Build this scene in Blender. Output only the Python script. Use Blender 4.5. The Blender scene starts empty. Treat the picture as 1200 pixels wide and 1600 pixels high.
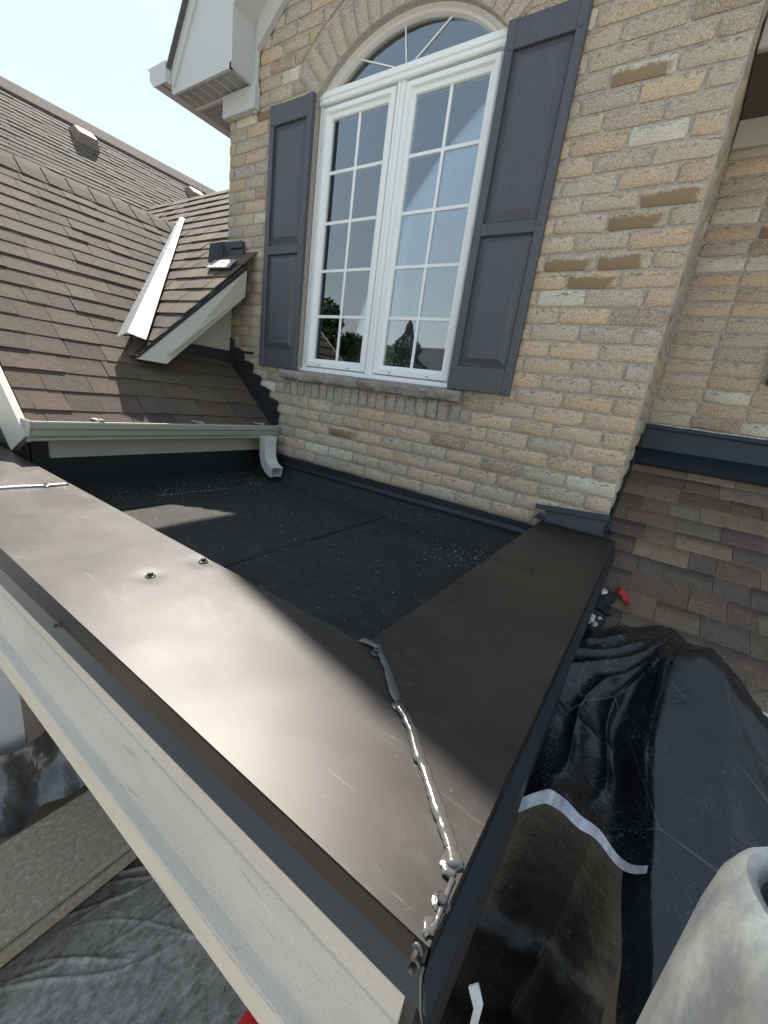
import bpy, bmesh, math, random
from mathutils import Vector, Matrix
from math import sin, cos, pi, sqrt, radians, atan2, asin

# ------------------------------------------------------------------ camera, light, exposure
S = 2.6                       # metres per layout unit (the camera stands one unit from the brick wall)
rnd = random.Random(11)
SC = bpy.context.scene
COL = SC.collection
CAMP = Vector((0.0, -1.0, 0.2402))
RX = Vector((0.81661, 0.56146, 0.13386)); RD = Vector((0.26497, -0.15863, -0.95112)); RF = Vector((-0.51278, 0.81216, -0.27831))
cd = bpy.data.cameras.new('camera'); cam = bpy.data.objects.new('camera', cd); COL.objects.link(cam)
cd.sensor_fit = 'VERTICAL'; cd.sensor_height = 36.0; cd.lens = 14.3047
cd.clip_start = 0.01; cd.clip_end = 2000
M = Matrix((RX, -RD, -RF)).transposed().to_4x4(); M.translation = CAMP * S
cam.matrix_world = M
SC.camera = cam

SUN_AZ, SUN_EL = radians(-59.5), radians(50.5)          # azimuth from +Y towards +X
sdir = Vector((sin(SUN_AZ) * cos(SUN_EL), cos(SUN_AZ) * cos(SUN_EL), sin(SUN_EL)))
W = bpy.data.worlds.new('World'); SC.world = W; W.use_nodes = True
wn = W.node_tree.nodes; wl = W.node_tree.links
sky = wn.new('ShaderNodeTexSky'); sky.sky_type = 'NISHITA'; sky.sun_disc = False
sky.sun_elevation = SUN_EL; sky.sun_rotation = SUN_AZ
sky.dust_density = 0.3; sky.air_density = 1.5; sky.ozone_density = 1.5; sky.altitude = 150
bg = wn['Background']; bg.inputs['Strength'].default_value = 0.15
gam = wn.new('ShaderNodeGamma'); gam.inputs['Gamma'].default_value = 0.20      # smoky haze evens the sky out
hsv = wn.new('ShaderNodeHueSaturation'); hsv.inputs['Saturation'].default_value = 2.2
wl.new(sky.outputs['Color'], gam.inputs['Color']); wl.new(gam.outputs['Color'], hsv.inputs['Color']); wl.new(hsv.outputs['Color'], bg.inputs['Color'])
sl = bpy.data.lights.new('sun', 'SUN'); sl.energy = 2.0; sl.angle = radians(0.8); sl.color = (1.0, 0.94, 0.84)
so = bpy.data.objects.new('sun', sl); COL.objects.link(so)
so.rotation_euler = (-sdir).to_track_quat('-Z', 'Y').to_euler(); so.location = sdir * 60
SC.view_settings.view_transform = 'Standard'; SC.view_settings.look = 'None'
SC.view_settings.gamma = 1.0; SC.view_settings.use_curve_mapping = False
SC.view_settings.exposure = 2.38

# ------------------------------------------------------------------ helpers
ORG = {}
def link(name, data, parent, org, col=None):
    o = bpy.data.objects.new(name, data); COL.objects.link(o)
    org = Vector(org)
    if parent is not None:
        o.parent = parent; o.location = (org - ORG[parent.name]) * S
    else:
        o.location = org * S
    ORG[o.name] = org
    if col is not None: o.color = (*col, 1.0)
    return o

def tag(o, label=None, cat=None, group=None, kind=None):
    if label: o['label'] = label
    if cat: o['category'] = cat
    if group: o['group'] = group
    if kind: o['kind'] = kind
    return o

def thing(name, label, cat, loc, group=None):
    return tag(link(name, None, None, loc), label, cat, group)

def obj(name, vf, mat, parent=None, smooth=False, col=None, label=None, kind=None, org=None, sharp=None):
    vs, fs = vf
    if org is None:
        lo = [min(v[i] for v in vs) for i in range(3)]; hi = [max(v[i] for v in vs) for i in range(3)]
        org = ((lo[0] + hi[0]) / 2, (lo[1] + hi[1]) / 2, lo[2])
    me = bpy.data.meshes.new(name)
    me.from_pydata([((v[0] - org[0]) * S, (v[1] - org[1]) * S, (v[2] - org[2]) * S) for v in vs], [], fs)
    me.materials.append(mat)
    bm = bmesh.new(); bm.from_mesh(me); bmesh.ops.recalc_face_normals(bm, faces=bm.faces); bm.to_mesh(me); bm.free()
    if smooth:
        me.polygons.foreach_set('use_smooth', [True] * len(me.polygons))
        if sharp: me.set_sharp_from_angle(angle=radians(sharp))
    me.update()
    o = link(name, me, parent, org, col)
    if label: o['label'] = label
    if kind: o['kind'] = kind
    return o

def join(*parts):
    V, F = [], []
    for vs, fs in parts:
        k = len(V); V += list(vs); F += [tuple(i + k for i in f) for f in fs]
    return V, F

def box(x0, x1, y0, y1, z0, z1):
    v = [(x, y, z) for z in (z0, z1) for y in (y0, y1) for x in (x0, x1)]
    return v, [(0, 2, 3, 1), (4, 5, 7, 6), (0, 1, 5, 4), (2, 6, 7, 3), (0, 4, 6, 2), (1, 3, 7, 5)]

def bev(vf, w, seg=1):
    me = bpy.data.meshes.new('tmp'); me.from_pydata(vf[0], [], vf[1])
    bm = bmesh.new(); bm.from_mesh(me)
    bmesh.ops.recalc_face_normals(bm, faces=bm.faces)
    bmesh.ops.bevel(bm, geom=list(bm.edges), offset=w, segments=seg, affect='EDGES', profile=0.7)
    vs = [tuple(v.co) for v in bm.verts]; fs = [tuple(v.index for v in f.verts) for f in bm.faces]
    bm.free(); bpy.data.meshes.remove(me)
    return vs, fs

def prism(poly, axis, a0, a1, seg=1):
    n = len(poly); V = []
    for k in range(seg + 1):
        a = a0 + (a1 - a0) * k / seg
        for p, q in poly:
            V.append((a, p, q) if axis == 'x' else (p, a, q) if axis == 'y' else (p, q, a))
    F = [tuple(range(n))[::-1], tuple(range(n * seg, n * seg + n))]
    for k in range(seg):
        for i in range(n):
            j = (i + 1) % n
            F.append((k * n + i, k * n + j, (k + 1) * n + j, (k + 1) * n + i))
    return V, F

def hexa(p):                    # eight corners: bottom 4 then top 4
    return list(p), [(0, 3, 2, 1), (4, 5, 6, 7), (0, 1, 5, 4), (1, 2, 6, 5), (2, 3, 7, 6), (3, 0, 4, 7)]

def lathe(prof, n, c=(0, 0, 0), cap=True):
    V, F = [], []
    for r, z in prof:
        for k in range(n):
            a = 2 * pi * k / n; V.append((c[0] + r * cos(a), c[1] + r * sin(a), c[2] + z))
    for i in range(len(prof) - 1):
        for k in range(n):
            j = (k + 1) % n; F.append((i * n + k, i * n + j, (i + 1) * n + j, (i + 1) * n + k))
    if cap:
        F.append(tuple(range(n))[::-1]); m = (len(prof) - 1) * n; F.append(tuple(range(m, m + n)))
    return V, F

def tube(path, rad, n=8, flat=1.0, up=(0, 0, 1)):
    V, F = [], []; P = [Vector(p) for p in path]; up = Vector(up)
    for i, p in enumerate(P):
        t = (P[min(i + 1, len(P) - 1)] - P[max(i - 1, 0)]).normalized()
        a = t.cross(up)
        a = a.normalized() if a.length > 1e-6 else Vector((1, 0, 0))
        b = a.cross(t).normalized(); r = rad[i] if isinstance(rad, (list, tuple)) else rad
        for k in range(n):
            w = 2 * pi * k / n; V.append(tuple(p + a * (r * cos(w)) + b * (r * flat * sin(w))))
    for i in range(len(P) - 1):
        for k in range(n):
            j = (k + 1) % n; F.append((i * n + k, i * n + j, (i + 1) * n + j, (i + 1) * n + k))
    F.append(tuple(range(n))[::-1]); m = (len(P) - 1) * n; F.append(tuple(range(m, m + n)))
    return V, F

def ring(x0, x1, z0, z1, prof):  # picture frame swept round a rectangle: prof = [(inset, y)...], closed
    V, F = [], []; n = len(prof)
    for d, y in prof: V += [(x0 + d, y, z0 + d), (x1 - d, y, z0 + d), (x1 - d, y, z1 - d), (x0 + d, y, z1 - d)]
    for i in range(n):
        a, b = i * 4, ((i + 1) % n) * 4
        for k in range(4):
            j = (k + 1) % 4; F.append((a + k, a + j, b + j, b + k))
    return V, F

def grid(fn, nu, nv):
    V = [tuple(fn(i / nu, j / nv)) for j in range(nv + 1) for i in range(nu + 1)]
    F = [(j * (nu + 1) + i, j * (nu + 1) + i + 1, (j + 1) * (nu + 1) + i + 1, (j + 1) * (nu + 1) + i) for j in range(nv) for i in range(nu)]
    return V, F

def pix_area(corners):           # rough size in the frame, used only to choose which bricks are single objects
    pts = []
    for c in corners:
        d = Vector(c) - CAMP; w = d.dot(RF)
        if w < 0.05: return 0
        u = 384 + 406.9 * d.dot(RX) / w; v = 512 + 406.9 * d.dot(RD) / w
        pts.append((u, v))
    if max(p[0] for p in pts) < 0 or min(p[0] for p in pts) > 768 or max(p[1] for p in pts) < 0 or min(p[1] for p in pts) > 1024: return 0
    a = 0
    for i in range(len(pts)):
        x, y = pts[i]; X, Y = pts[(i + 1) % len(pts)]; a += x * Y - X * y
    return abs(a) / 2

# ------------------------------------------------------------------ materials
class NT:
    def __init__(s, name):
        s.m = bpy.data.materials.new(name); s.m.use_nodes = True
        s.t = s.m.node_tree; s.b = s.t.nodes['Principled BSDF']; s.pos = None
    def n(s, typ, **kw):
        nd = s.t.nodes.new(typ)
        for k, v in kw.items(): setattr(nd, k, v)
        return nd
    def l(s, a, b): s.t.links.new(a, b)
    def p(s, scale=(1, 1, 1), rot=(0, 0, 0), obj=False):
        if obj: src = s.n('ShaderNodeTexCoord').outputs['Object']
        else: src = s.n('ShaderNodeNewGeometry').outputs['Position']
        mp = s.n('ShaderNodeMapping'); mp.inputs['Scale'].default_value = scale; mp.inputs['Rotation'].default_value = rot
        s.l(src, mp.inputs['Vector']); return mp.outputs['Vector']
    def noise(s, scale, detail=4, rough=0.55, vec=None, dist=0):
        nd = s.n('ShaderNodeTexNoise'); nd.inputs['Scale'].default_value = scale; nd.inputs['Detail'].default_value = detail
        nd.inputs['Roughness'].default_value = rough; nd.inputs['Distortion'].default_value = dist
        s.l(vec if vec is not None else s.p(), nd.inputs['Vector']); return nd.outputs['Fac']
    def ramp(s, fac, stops, interp='LINEAR'):
        r = s.n('ShaderNodeValToRGB'); r.color_ramp.interpolation = interp
        e = r.color_ramp.elements
        while len(e) < len(stops): e.new(0.5)
        for k, (p, c) in enumerate(stops):
            e[k].position = p; e[k].color = (*c, 1) if isinstance(c, tuple) else (c, c, c, 1)
        s.l(fac, r.inputs['Fac']); return r.outputs['Color']
    def mix(s, fac, a, b, blend='MIX'):
        m = s.n('ShaderNodeMix', data_type='RGBA', blend_type=blend)
        for sock, v in ((m.inputs[0], fac), (m.inputs[6], a), (m.inputs[7], b)):
            if isinstance(v, (int, float)): sock.default_value = v
            elif isinstance(v, tuple): sock.default_value = (*v, 1)
            else: s.l(v, sock)
        return m.outputs[2]
    def math(s, op, a, b=0.0):
        m = s.n('ShaderNodeMath', operation=op)
        for sock, v in ((m.inputs[0], a), (m.inputs[1], b)):
            if isinstance(v, (int, float)): sock.default_value = v
            else: s.l(v, sock)
        return m.outputs[0]
    def base(s, c):
        if isinstance(c, tuple): s.b.inputs['Base Color'].default_value = (*c, 1)
        else: s.l(c, s.b.inputs['Base Color'])
    def rough(s, r):
        if isinstance(r, (int, float)): s.b.inputs['Roughness'].default_value = r
        else: s.l(r, s.b.inputs['Roughness'])
    def set(s, **kw):
        for k, v in kw.items(): s.b.inputs[k.replace('_', ' ')].default_value = v
    def bump(s, h, strength=0.5, dist=0.005):
        b = s.n('ShaderNodeBump'); b.inputs['Strength'].default_value = strength; b.inputs['Distance'].default_value = dist
        s.l(h, b.inputs['Height'])
        if s.b.inputs['Normal'].is_linked:
            s.l(s.b.inputs['Normal'].links[0].from_socket, b.inputs['Normal'])
        s.l(b.outputs['Normal'], s.b.inputs['Normal'])
    def ocol(s): return s.n('ShaderNodeObjectInfo').outputs['Color']
    def rand(s): return s.n('ShaderNodeObjectInfo').outputs['Random']

def simple(name, c, rough=0.5, var=0.15, scale=8, bump=0.0, bscale=200, bdist=0.001, metallic=0.0, spec=0.5, stretch=(1, 1, 1)):
    t = NT(name); v = t.p(stretch)
    f = t.noise(scale, 5, vec=v)
    t.base(t.mix(f, tuple(x * (1 - var) for x in c), tuple(min(1, x * (1 + var)) for x in c)))
    t.rough(rough); t.set(Metallic=metallic, Specular_IOR_Level=spec)
    if bump: t.bump(t.noise(bscale, 3), bump, bdist)
    return t.m

def brick_mat(name, smear=False):
    t = NT(name); oc = t.ocol()
    cr = t.noise(42, 8, 0.75, t.p((1, 1, 1.9)), 0.3); grit = t.noise(130, 5, 0.7); pits = t.noise(75, 4, 0.7, t.p((0.8, 1, 1.5)))
    blot = t.noise(8, 4, 0.6, t.p((1, 1, 2)))
    c = t.mix(t.ramp(blot, [(0.38, 0.0), (0.62, 0.8)]), oc, t.mix(0.6, oc, (0.44, 0.40, 0.335)))
    c = t.mix(t.ramp(cr, [(0.34, 0.75), (0.45, 0.0)]), c, t.mix(0.6, c, (0.08, 0.065, 0.05)))
    c = t.mix(t.ramp(grit, [(0.46, 0.0), (0.62, 0.85)]), c, t.mix(0.6, c, (0.82, 0.74, 0.58)))
    c = t.mix(t.ramp(grit, [(0.34, 0.6), (0.44, 0.0)]), c, t.mix(0.6, c, (0.12, 0.09, 0.06)))
    c = t.mix(t.ramp(pits, [(0.30, 0.75), (0.40, 0.0)]), c, (0.13, 0.105, 0.08))
    g = t.n('ShaderNodeTexCoord').outputs['Generated']; sp = t.n('ShaderNodeSeparateXYZ'); t.l(g, sp.inputs[0])
    streak = t.math('MULTIPLY', t.ramp(t.noise(22, 6, 0.75, t.p((1, 1, 3.0)), 0.6), [(0.52, 0.0), (0.62, 0.85)]), t.ramp(sp.outputs[2], [(0.35, 0.0), (0.8, 1.0)]))
    c = t.mix(streak, c, (0.10, 0.088, 0.07))
    h = t.math('ADD', t.math('MULTIPLY', cr, 1.2), t.math('ADD', t.math('MULTIPLY', grit, 0.5), t.math('MULTIPLY', pits, 0.7)))
    if smear:
        wob = t.math('ADD', sp.outputs[2], t.math('ADD', t.math('MULTIPLY', t.noise(16, 5, 0.75), 0.9), t.math('MULTIPLY', t.noise(110, 3, 0.7), 0.3)))
        side = t.math('ADD', sp.outputs[0], t.math('MULTIPLY', t.noise(11, 4, 0.7), 1.0))
        mask = t.math('MULTIPLY', t.ramp(wob, [(0.60, 1.0), (0.70, 0.0)]) if False else t.ramp(t.math('MULTIPLY', wob, 0.5), [(0.60, 1.0), (0.68, 0.0)]), t.ramp(t.math('MULTIPLY', side, 0.5), [(0.66, 1.0), (0.76, 0.0)]))
        mask = t.math('MULTIPLY', mask, 0.92)
        c = t.mix(mask, c, t.mix(t.noise(60, 3), (0.19, 0.135, 0.075), (0.25, 0.18, 0.10)))
        h = t.mix(mask, h, (0.9, 0.9, 0.9))
    t.base(c); t.rough(0.92); t.set(Specular_IOR_Level=0.25)
    t.bump(h, 1.0, 0.006)
    return t.m

def shingle_mat(name, tint=(1, 1, 1), axis=None, flip=False, band=0.6):
    t = NT(name); oc = t.ocol()
    gr = t.noise(150, 4, 0.8); sp = t.noise(260, 2, 0.6); bl = t.noise(16, 5, 0.65)
    oc2 = t.mix(0.25, oc, (0.115, 0.09, 0.068))
    c = t.mix(t.ramp(gr, [(0.38, 1.0), (0.54, 0.0)]), oc2, t.mix(0.62, oc2, (0.02, 0.017, 0.015)))
    c = t.mix(t.ramp(sp, [(0.58, 0.0), (0.70, 0.85)]), c, (0.34, 0.255, 0.17))
    c = t.mix(t.ramp(bl, [(0.42, 0.0), (0.66, 0.5)]), c, t.mix(0.5, c, (0.05, 0.04, 0.034)))
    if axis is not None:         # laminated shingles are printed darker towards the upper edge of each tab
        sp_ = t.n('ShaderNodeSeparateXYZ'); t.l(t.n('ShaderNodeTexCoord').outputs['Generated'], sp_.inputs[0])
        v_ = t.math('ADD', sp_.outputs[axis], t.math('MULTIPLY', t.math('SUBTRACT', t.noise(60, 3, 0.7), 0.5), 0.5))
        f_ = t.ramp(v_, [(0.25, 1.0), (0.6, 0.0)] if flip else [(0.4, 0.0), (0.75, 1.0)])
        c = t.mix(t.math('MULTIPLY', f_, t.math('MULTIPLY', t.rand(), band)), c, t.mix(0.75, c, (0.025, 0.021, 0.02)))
    c = t.mix(1.0, c, tint, 'MULTIPLY')
    t.base(c); t.rough(0.9); t.set(Specular_IOR_Level=0.25)
    t.bump(t.math('ADD', gr, t.math('MULTIPLY', bl, 1.2)), 0.7, 0.004)
    return t.m

M_brick = brick_mat('brick_face'); M_bsm = brick_mat('brick_face_smeared', True)
t = NT('mortar'); nn = t.noise(60, 6, 0.65)
t.base(t.ramp(nn, [(0.3, (0.30, 0.27, 0.235)), (0.7, (0.50, 0.455, 0.395))])); t.rough(0.95); t.set(Specular_IOR_Level=0.2); t.bump(nn, 0.8, 0.006); M_mortar = t.m
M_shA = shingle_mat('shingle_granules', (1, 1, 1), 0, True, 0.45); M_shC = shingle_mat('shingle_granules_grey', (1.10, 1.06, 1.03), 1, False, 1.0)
M_white = simple('window_vinyl', (0.78, 0.80, 0.79), 0.35, 0.04, 5)
M_shut = None
t = NT('shutter_vinyl'); wv = t.p((3.0, 3.0, 0.45))
g = t.noise(18, 6, 0.6, wv, 1.6)
t.base(t.mix(t.ramp(g, [(0.35, 0.0), (0.65, 1.0)]), (0.062, 0.062, 0.074), (0.080, 0.079, 0.091))); t.rough(0.42); t.bump(t.ramp(g, [(0.4, 0.0), (0.48, 1.0), (0.56, 0.0)]), 0.25, 0.0012); M_shut = t.m
t = NT('sill_stone'); nn = t.noise(55, 6, 0.65); n2 = t.noise(7, 4)
t.base(t.mix(t.ramp(n2, [(0.35, 0.0), (0.7, 1.0)]), t.ramp(nn, [(0.3, (0.17, 0.15, 0.13)), (0.7, (0.36, 0.315, 0.275))]), (0.33, 0.30, 0.27))); t.rough(0.95); t.bump(nn, 1.0, 0.012); M_stone = t.m
M_fascia = simple('fascia_metal_beige', (0.44, 0.425, 0.37), 0.42, 0.06, 4)
M_gutter = simple('gutter_metal_beige', (0.36, 0.35, 0.295), 0.38, 0.07, 5)
M_eave = simple('eave_trim_pale', (0.50, 0.51, 0.50), 0.45, 0.05, 4)
t = NT('soffit_vented'); nn = t.noise(160, 2, 0.5, t.p((1, 0.4, 1))); wvt = t.n('ShaderNodeTexWave', wave_type='BANDS', bands_direction='X'); wvt.inputs['Scale'].default_value = 14; t.l(t.p(), wvt.inputs['Vector'])
t.base(t.mix(t.ramp(nn, [(0.5, 0.0), (0.62, 1.0)]), (0.34, 0.34, 0.33), (0.24, 0.24, 0.23))); t.rough(0.5); M_soffit = t.m
t = NT('galvanised_flashing'); nn = t.noise(22, 5, 0.6, t.p((1, 1, 0.4)))
t.base(t.ramp(nn, [(0.3, (0.21, 0.215, 0.225)), (0.7, (0.30, 0.30, 0.30))])); t.set(Metallic=1.0); t.rough(t.ramp(nn, [(0.3, 0.50), (0.7, 0.62)])); t.set(Metallic=0.15, Specular_IOR_Level=0.4); t.bump(t.noise(9, 2), 0.2, 0.01); M_galv = t.m
M_black = simple('black_flashing_metal', (0.022, 0.024, 0.028), 0.38, 0.15, 12)
M_navy = simple('slate_blue_flashing_metal', (0.012, 0.022, 0.033), 0.36, 0.08, 4, spec=0.4)
M_rubber = simple('black_membrane_edge', (0.012, 0.013, 0.015), 0.55, 0.3, 20, 0.4, 60, 0.004)
# cap metal: satin bronze paint with handling marks
t = NT('bronze_cap_metal')
big = t.noise(2.2, 3, 0.5); smu = t.noise(9, 7, 0.72, t.p((1, 2.2, 1), (0, 0, 0.7)), 1.6); fine = t.noise(700, 2, 0.6)
mk = t.math('MULTIPLY', t.ramp(big, [(0.46, 0.0), (0.66, 1.0)]), t.ramp(smu, [(0.50, 0.0), (0.80, 0.7)]))
dots = t.math('MULTIPLY', t.ramp(t.noise(150, 2, 0.5), [(0.72, 0.0), (0.75, 0.5)]), t.ramp(t.noise(4, 3), [(0.45, 0.0), (0.6, 1.0)]))
scr = t.math('MULTIPLY', t.ramp(t.noise(34, 3, 0.6, t.p((0.10, 2.2, 1), (0, 0, 0.55)), 0.4), [(0.66, 0.0), (0.74, 0.8)]), t.ramp(t.noise(2.6, 3, 0.6), [(0.50, 0.0), (0.60, 1.0)]))
mk = t.math('MAXIMUM', mk, t.math('MAXIMUM', dots, scr))
t.base(t.mix(t.math('MULTIPLY', mk, 0.70), t.mix(t.ramp(t.noise(2.4, 4, 0.55, t.p((1, 1.4, 1)), 0.4), [(0.40, 0.0), (0.70, 1.0)]), (0.026, 0.0218, 0.0185), (0.042, 0.036, 0.031)), (0.21, 0.205, 0.20)))
t.rough(t.math('ADD', t.math('MULTIPLY', mk, 0.12), t.ramp(big, [(0.3, 0.37), (0.7, 0.47)])))
t.set(Metallic=0.16, Specular_IOR_Level=0.42)
t.bump(t.noise(2.2, 2, 0.45), 0.6, 0.014); t.bump(fine, 0.30, 0.0007); M_cap = t.m
t = NT('cap_drop_metal'); t.base((0.010, 0.009, 0.0085)); t.set(Specular_IOR_Level=0.3); t.rough(t.ramp(t.noise(6), [(0.3, 0.30), (0.7, 0.40)])); t.set(Metallic=0.2); M_drop = t.m
# roofing felt
t = NT('roof_membrane'); fine = t.noise(500, 3, 0.6); med = t.noise(24, 5, 0.6); lg = t.noise(2.6, 4, 0.6); spk = t.noise(75, 2, 0.5); spk2 = t.noise(210, 2, 0.5)
c = t.mix(t.ramp(fine, [(0.4, 0.0), (0.65, 1.0)]), (0.015, 0.0145, 0.0135), (0.035, 0.0325, 0.0285))
c = t.mix(t.ramp(med, [(0.45, 0.0), (0.75, 0.6)]), c, (0.052, 0.048, 0.042)); c = t.mix(t.ramp(t.noise(5, 7, 0.75, None, 0.7), [(0.55, 0.0), (0.72, 0.45)]), c, (0.070, 0.066, 0.060))
far = t.ramp(t.noise(3.4, 5, 0.65), [(0.52, 0.0), (0.68, 1.0)])
c = t.mix(t.math('MULTIPLY', t.ramp(spk, [(0.735, 0.0), (0.76, 1.0)]), 0.8), c, (0.62, 0.62, 0.60))
c = t.mix(t.math('MULTIPLY', far, t.ramp(spk2, [(0.68, 0.0), (0.72, 0.9)])), c, (0.60, 0.60, 0.58))
t.base(c); t.rough(0.8); t.set(Specular_IOR_Level=0.35); t.bump(t.math('ADD', fine, t.math('MULTIPLY', med, 1.5)), 0.6, 0.004); t.bump(t.noise(5, 2), 0.4, 0.03); M_felt = t.m
# clear sealant
t = NT('sealant_bead'); t.base((0.075, 0.072, 0.068)); t.rough(0.16); t.set(Specular_IOR_Level=0.8); t.bump(t.noise(40, 4, 0.6), 0.4, 0.0025); M_seal = t.m
t = NT('sealant_silver'); t.base((0.55, 0.55, 0.54)); t.rough(0.2); t.set(Metallic=0.6); t.bump(t.noise(70, 3, 0.6), 0.8, 0.005); M_sealw = t.m
t = NT('caulk_white'); t.base(t.ramp(t.noise(40), [(0.4, (0.35, 0.36, 0.36)), (0.6, (0.7, 0.7, 0.69))])); t.rough(0.5); t.bump(t.noise(60, 4), 0.8, 0.006); M_caulk = t.m
M_screw = simple('screw_zinc_dark', (0.09, 0.09, 0.09), 0.3, 0.3, 60, metallic=0.8)
# stucco cornice
t = NT('stucco_cornice'); fine = t.noise(330, 4, 0.65); lg = t.noise(5, 5, 0.6, t.p((0.5, 2, 2))); st = t.noise(22, 6, 0.75, t.p((0.22, 3, 3)))
c = t.mix(t.ramp(lg, [(0.3, 0.0), (0.7, 1.0)]), (0.50, 0.445, 0.37), (0.59, 0.53, 0.445))
c = t.mix(t.ramp(fine, [(0.35, 0.22), (0.55, 0.0)]), c, (0.22, 0.205, 0.175))
c = t.mix(t.ramp(st, [(0.60, 0.0), (0.72, 0.75)]), c, (0.17, 0.155, 0.13))
t.base(c); t.rough(0.9); t.bump(fine, 0.5, 0.003); M_stucco = t.m
# glass
def glass_mat(name, refl, tint):
    t = NT(name); t.t.nodes.remove(t.b); out = t.t.nodes['Material Output']
    gl = t.n('ShaderNodeBsdfGlossy'); gl.inputs['Roughness'].default_value = 0.0; gl.inputs['Color'].default_value = (*tint, 1)
    tr = t.n('ShaderNodeBsdfTransparent'); tr.inputs['Color'].default_value = (0.82, 0.86, 0.87, 1)
    fr = t.n('ShaderNodeFresnel'); fr.inputs['IOR'].default_value = 1.55
    nb = t.n('ShaderNodeBump'); nb.inputs['Strength'].default_value = 0.03; nb.inputs['Distance'].default_value = 0.01; t.l(t.noise(1.7, 1), nb.inputs['Height']); t.l(nb.outputs[0], gl.inputs['Normal'])
    mx = t.n('ShaderNodeMixShader'); t.l(t.math('ADD', t.math('MULTIPLY', fr.outputs[0], 1.9), refl), mx.inputs[0])
    t.l(tr.outputs[0], mx.inputs[1]); t.l(gl.outputs[0], mx.inputs[2]); t.l(mx.outputs[0], out.inputs['Surface']); return t.m
M_glass = glass_mat('window_glass', 0.15, (0.88, 0.93, 0.96))
M_room = simple('room_plaster', (0.40, 0.40, 0.39), 0.9, 0.05, 2)
M_blind = simple('pale_curtain', (0.75, 0.77, 0.78), 0.9, 0.1, 10, stretch=(4, 4, 0.1))
# black plastic
def plastic(name, c, smear, rough, th=0.5):
    t = NT(name); a = t.noise(7, 6, 0.7, t.p((1, 1, 1), (0, 0, 0.5)), 0.8); b = t.noise(60, 5, 0.75, t.p((1, 1, 1)), 2.0); d = t.noise(3, 3)
    m = t.math('MULTIPLY', t.ramp(a, [(th, 0.0), (th + 0.2, 1.0)]), t.ramp(b, [(0.53, 0.0), (0.68, 1.0)]))
    vo = t.n('ShaderNodeTexVoronoi', feature='DISTANCE_TO_EDGE'); vo.inputs['Scale'].default_value = 2.6; t.l(t.p((1, 0.55, 0.7), (0, 0, 0.9)), vo.inputs['Vector'])
    ln = t.math('MULTIPLY', t.ramp(vo.outputs['Distance'], [(0.0, 1.0), (0.006, 0.0)]), t.ramp(d, [(0.45, 0.0), (0.6, 0.6)]))
    mm = t.math('MAXIMUM', m, ln)
    t.base(t.mix(t.math('MULTIPLY', mm, smear), c, (0.32, 0.32, 0.31))); t.rough(t.math('ADD', rough, t.math('MULTIPLY', mm, 0.3)))
    t.bump(t.noise(9, 5, 0.6, None, 0.6), 0.45, 0.02); t.bump(b, 0.12, 0.004); return t.m
M_tarp = plastic('black_poly_sheet', (0.011, 0.013, 0.016), 0.55, 0.20, 0.5); M_tarps = plastic('black_poly_sheet_scuffed', (0.010, 0.011, 0.013), 0.9, 0.26, 0.46)
t = NT('tape_pale_blue'); t.base(t.ramp(t.noise(14, 4, 0.6, t.p((4, 1, 1))), [(0.35, (0.42, 0.46, 0.52)), (0.65, (0.66, 0.70, 0.74))])); t.rough(0.38); t.bump(t.noise(45, 4), 0.4, 0.004); M_tape = t.m
t = NT('dust_sheet_grey'); a = t.noise(30, 8, 0.80, t.p((1, 0.55, 1), (0, 0, 0.6)), 0.4)
t.base(t.ramp(a, [(0.32, (0.12, 0.10, 0.085)), (0.5, (0.34, 0.30, 0.255)), (0.70, (0.58, 0.53, 0.46))])); t.rough(0.42); t.bump(a, 0.30, 0.005); M_sheet = t.m
t = NT('hanging_plastic'); a = t.noise(6, 5, 0.6, t.p((1, 1, 0.35)))
t.base(t.ramp(a, [(0.35, (0.05, 0.048, 0.045)), (0.65, (0.21, 0.205, 0.195))])); t.rough(0.16); t.set(Specular_IOR_Level=0.8); t.bump(t.noise(9, 3, 0.5, t.p((1, 1, 0.5)), 0.4), 0.5, 0.03); M_hang = t.m
t = NT('plank_dusty'); a = t.noise(40, 6, 0.7); b = t.noise(6, 4, 0.6, t.p((4, 0.4, 1))); chips = t.noise(42, 3, 0.6, t.p((1, 0.6, 1)))
c = t.mix(t.ramp(a, [(0.3, 0.0), (0.7, 1.0)]), (0.25, 0.205, 0.145), (0.48, 0.415, 0.31))
c = t.mix(t.ramp(chips, [(0.63, 0.0), (0.7, 0.8)]), c, (0.58, 0.57, 0.5)); t.base(c); t.rough(0.85); t.bump(a, 0.6, 0.006); t.bump(chips, 0.5, 0.006); M_plank = t.m
M_wood = simple('weathered_wood', (0.17, 0.12, 0.07), 0.8, 0.4, 10, 0.5, 60, 0.004, stretch=(4, 0.6, 0.6))
M_column = simple('column_paint', (0.62, 0.64, 0.65), 0.6, 0.05, 3)
M_red = simple('red_plastic', (0.50, 0.015, 0.02), 0.35, 0.15, 30)
t = NT('galvanised_pipe'); a = t.noise(32, 7, 0.75, t.p((1, 1, 0.4))); b = t.noise(160, 5, 0.75); sc = t.noise(480, 4, 0.7, t.p((1, 1, 0.22), (0.25, 0.15, 0)))
c = t.ramp(a, [(0.3, (0.17, 0.185, 0.195)), (0.5, (0.26, 0.28, 0.285)), (0.72, (0.40, 0.42, 0.41))])
c = t.mix(t.ramp(b, [(0.58, 0.0), (0.74, 0.4)]), c, (0.10, 0.105, 0.105)); c = t.mix(t.ramp(sc, [(0.60, 0.0), (0.72, 0.4)]), c, (0.48, 0.48, 0.45))
t.base(c); t.rough(0.36); t.set(Metallic=0.65); t.bump(a, 0.06, 0.001); t.bump(b, 0.12, 0.0006); M_pipe = t.m
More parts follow.
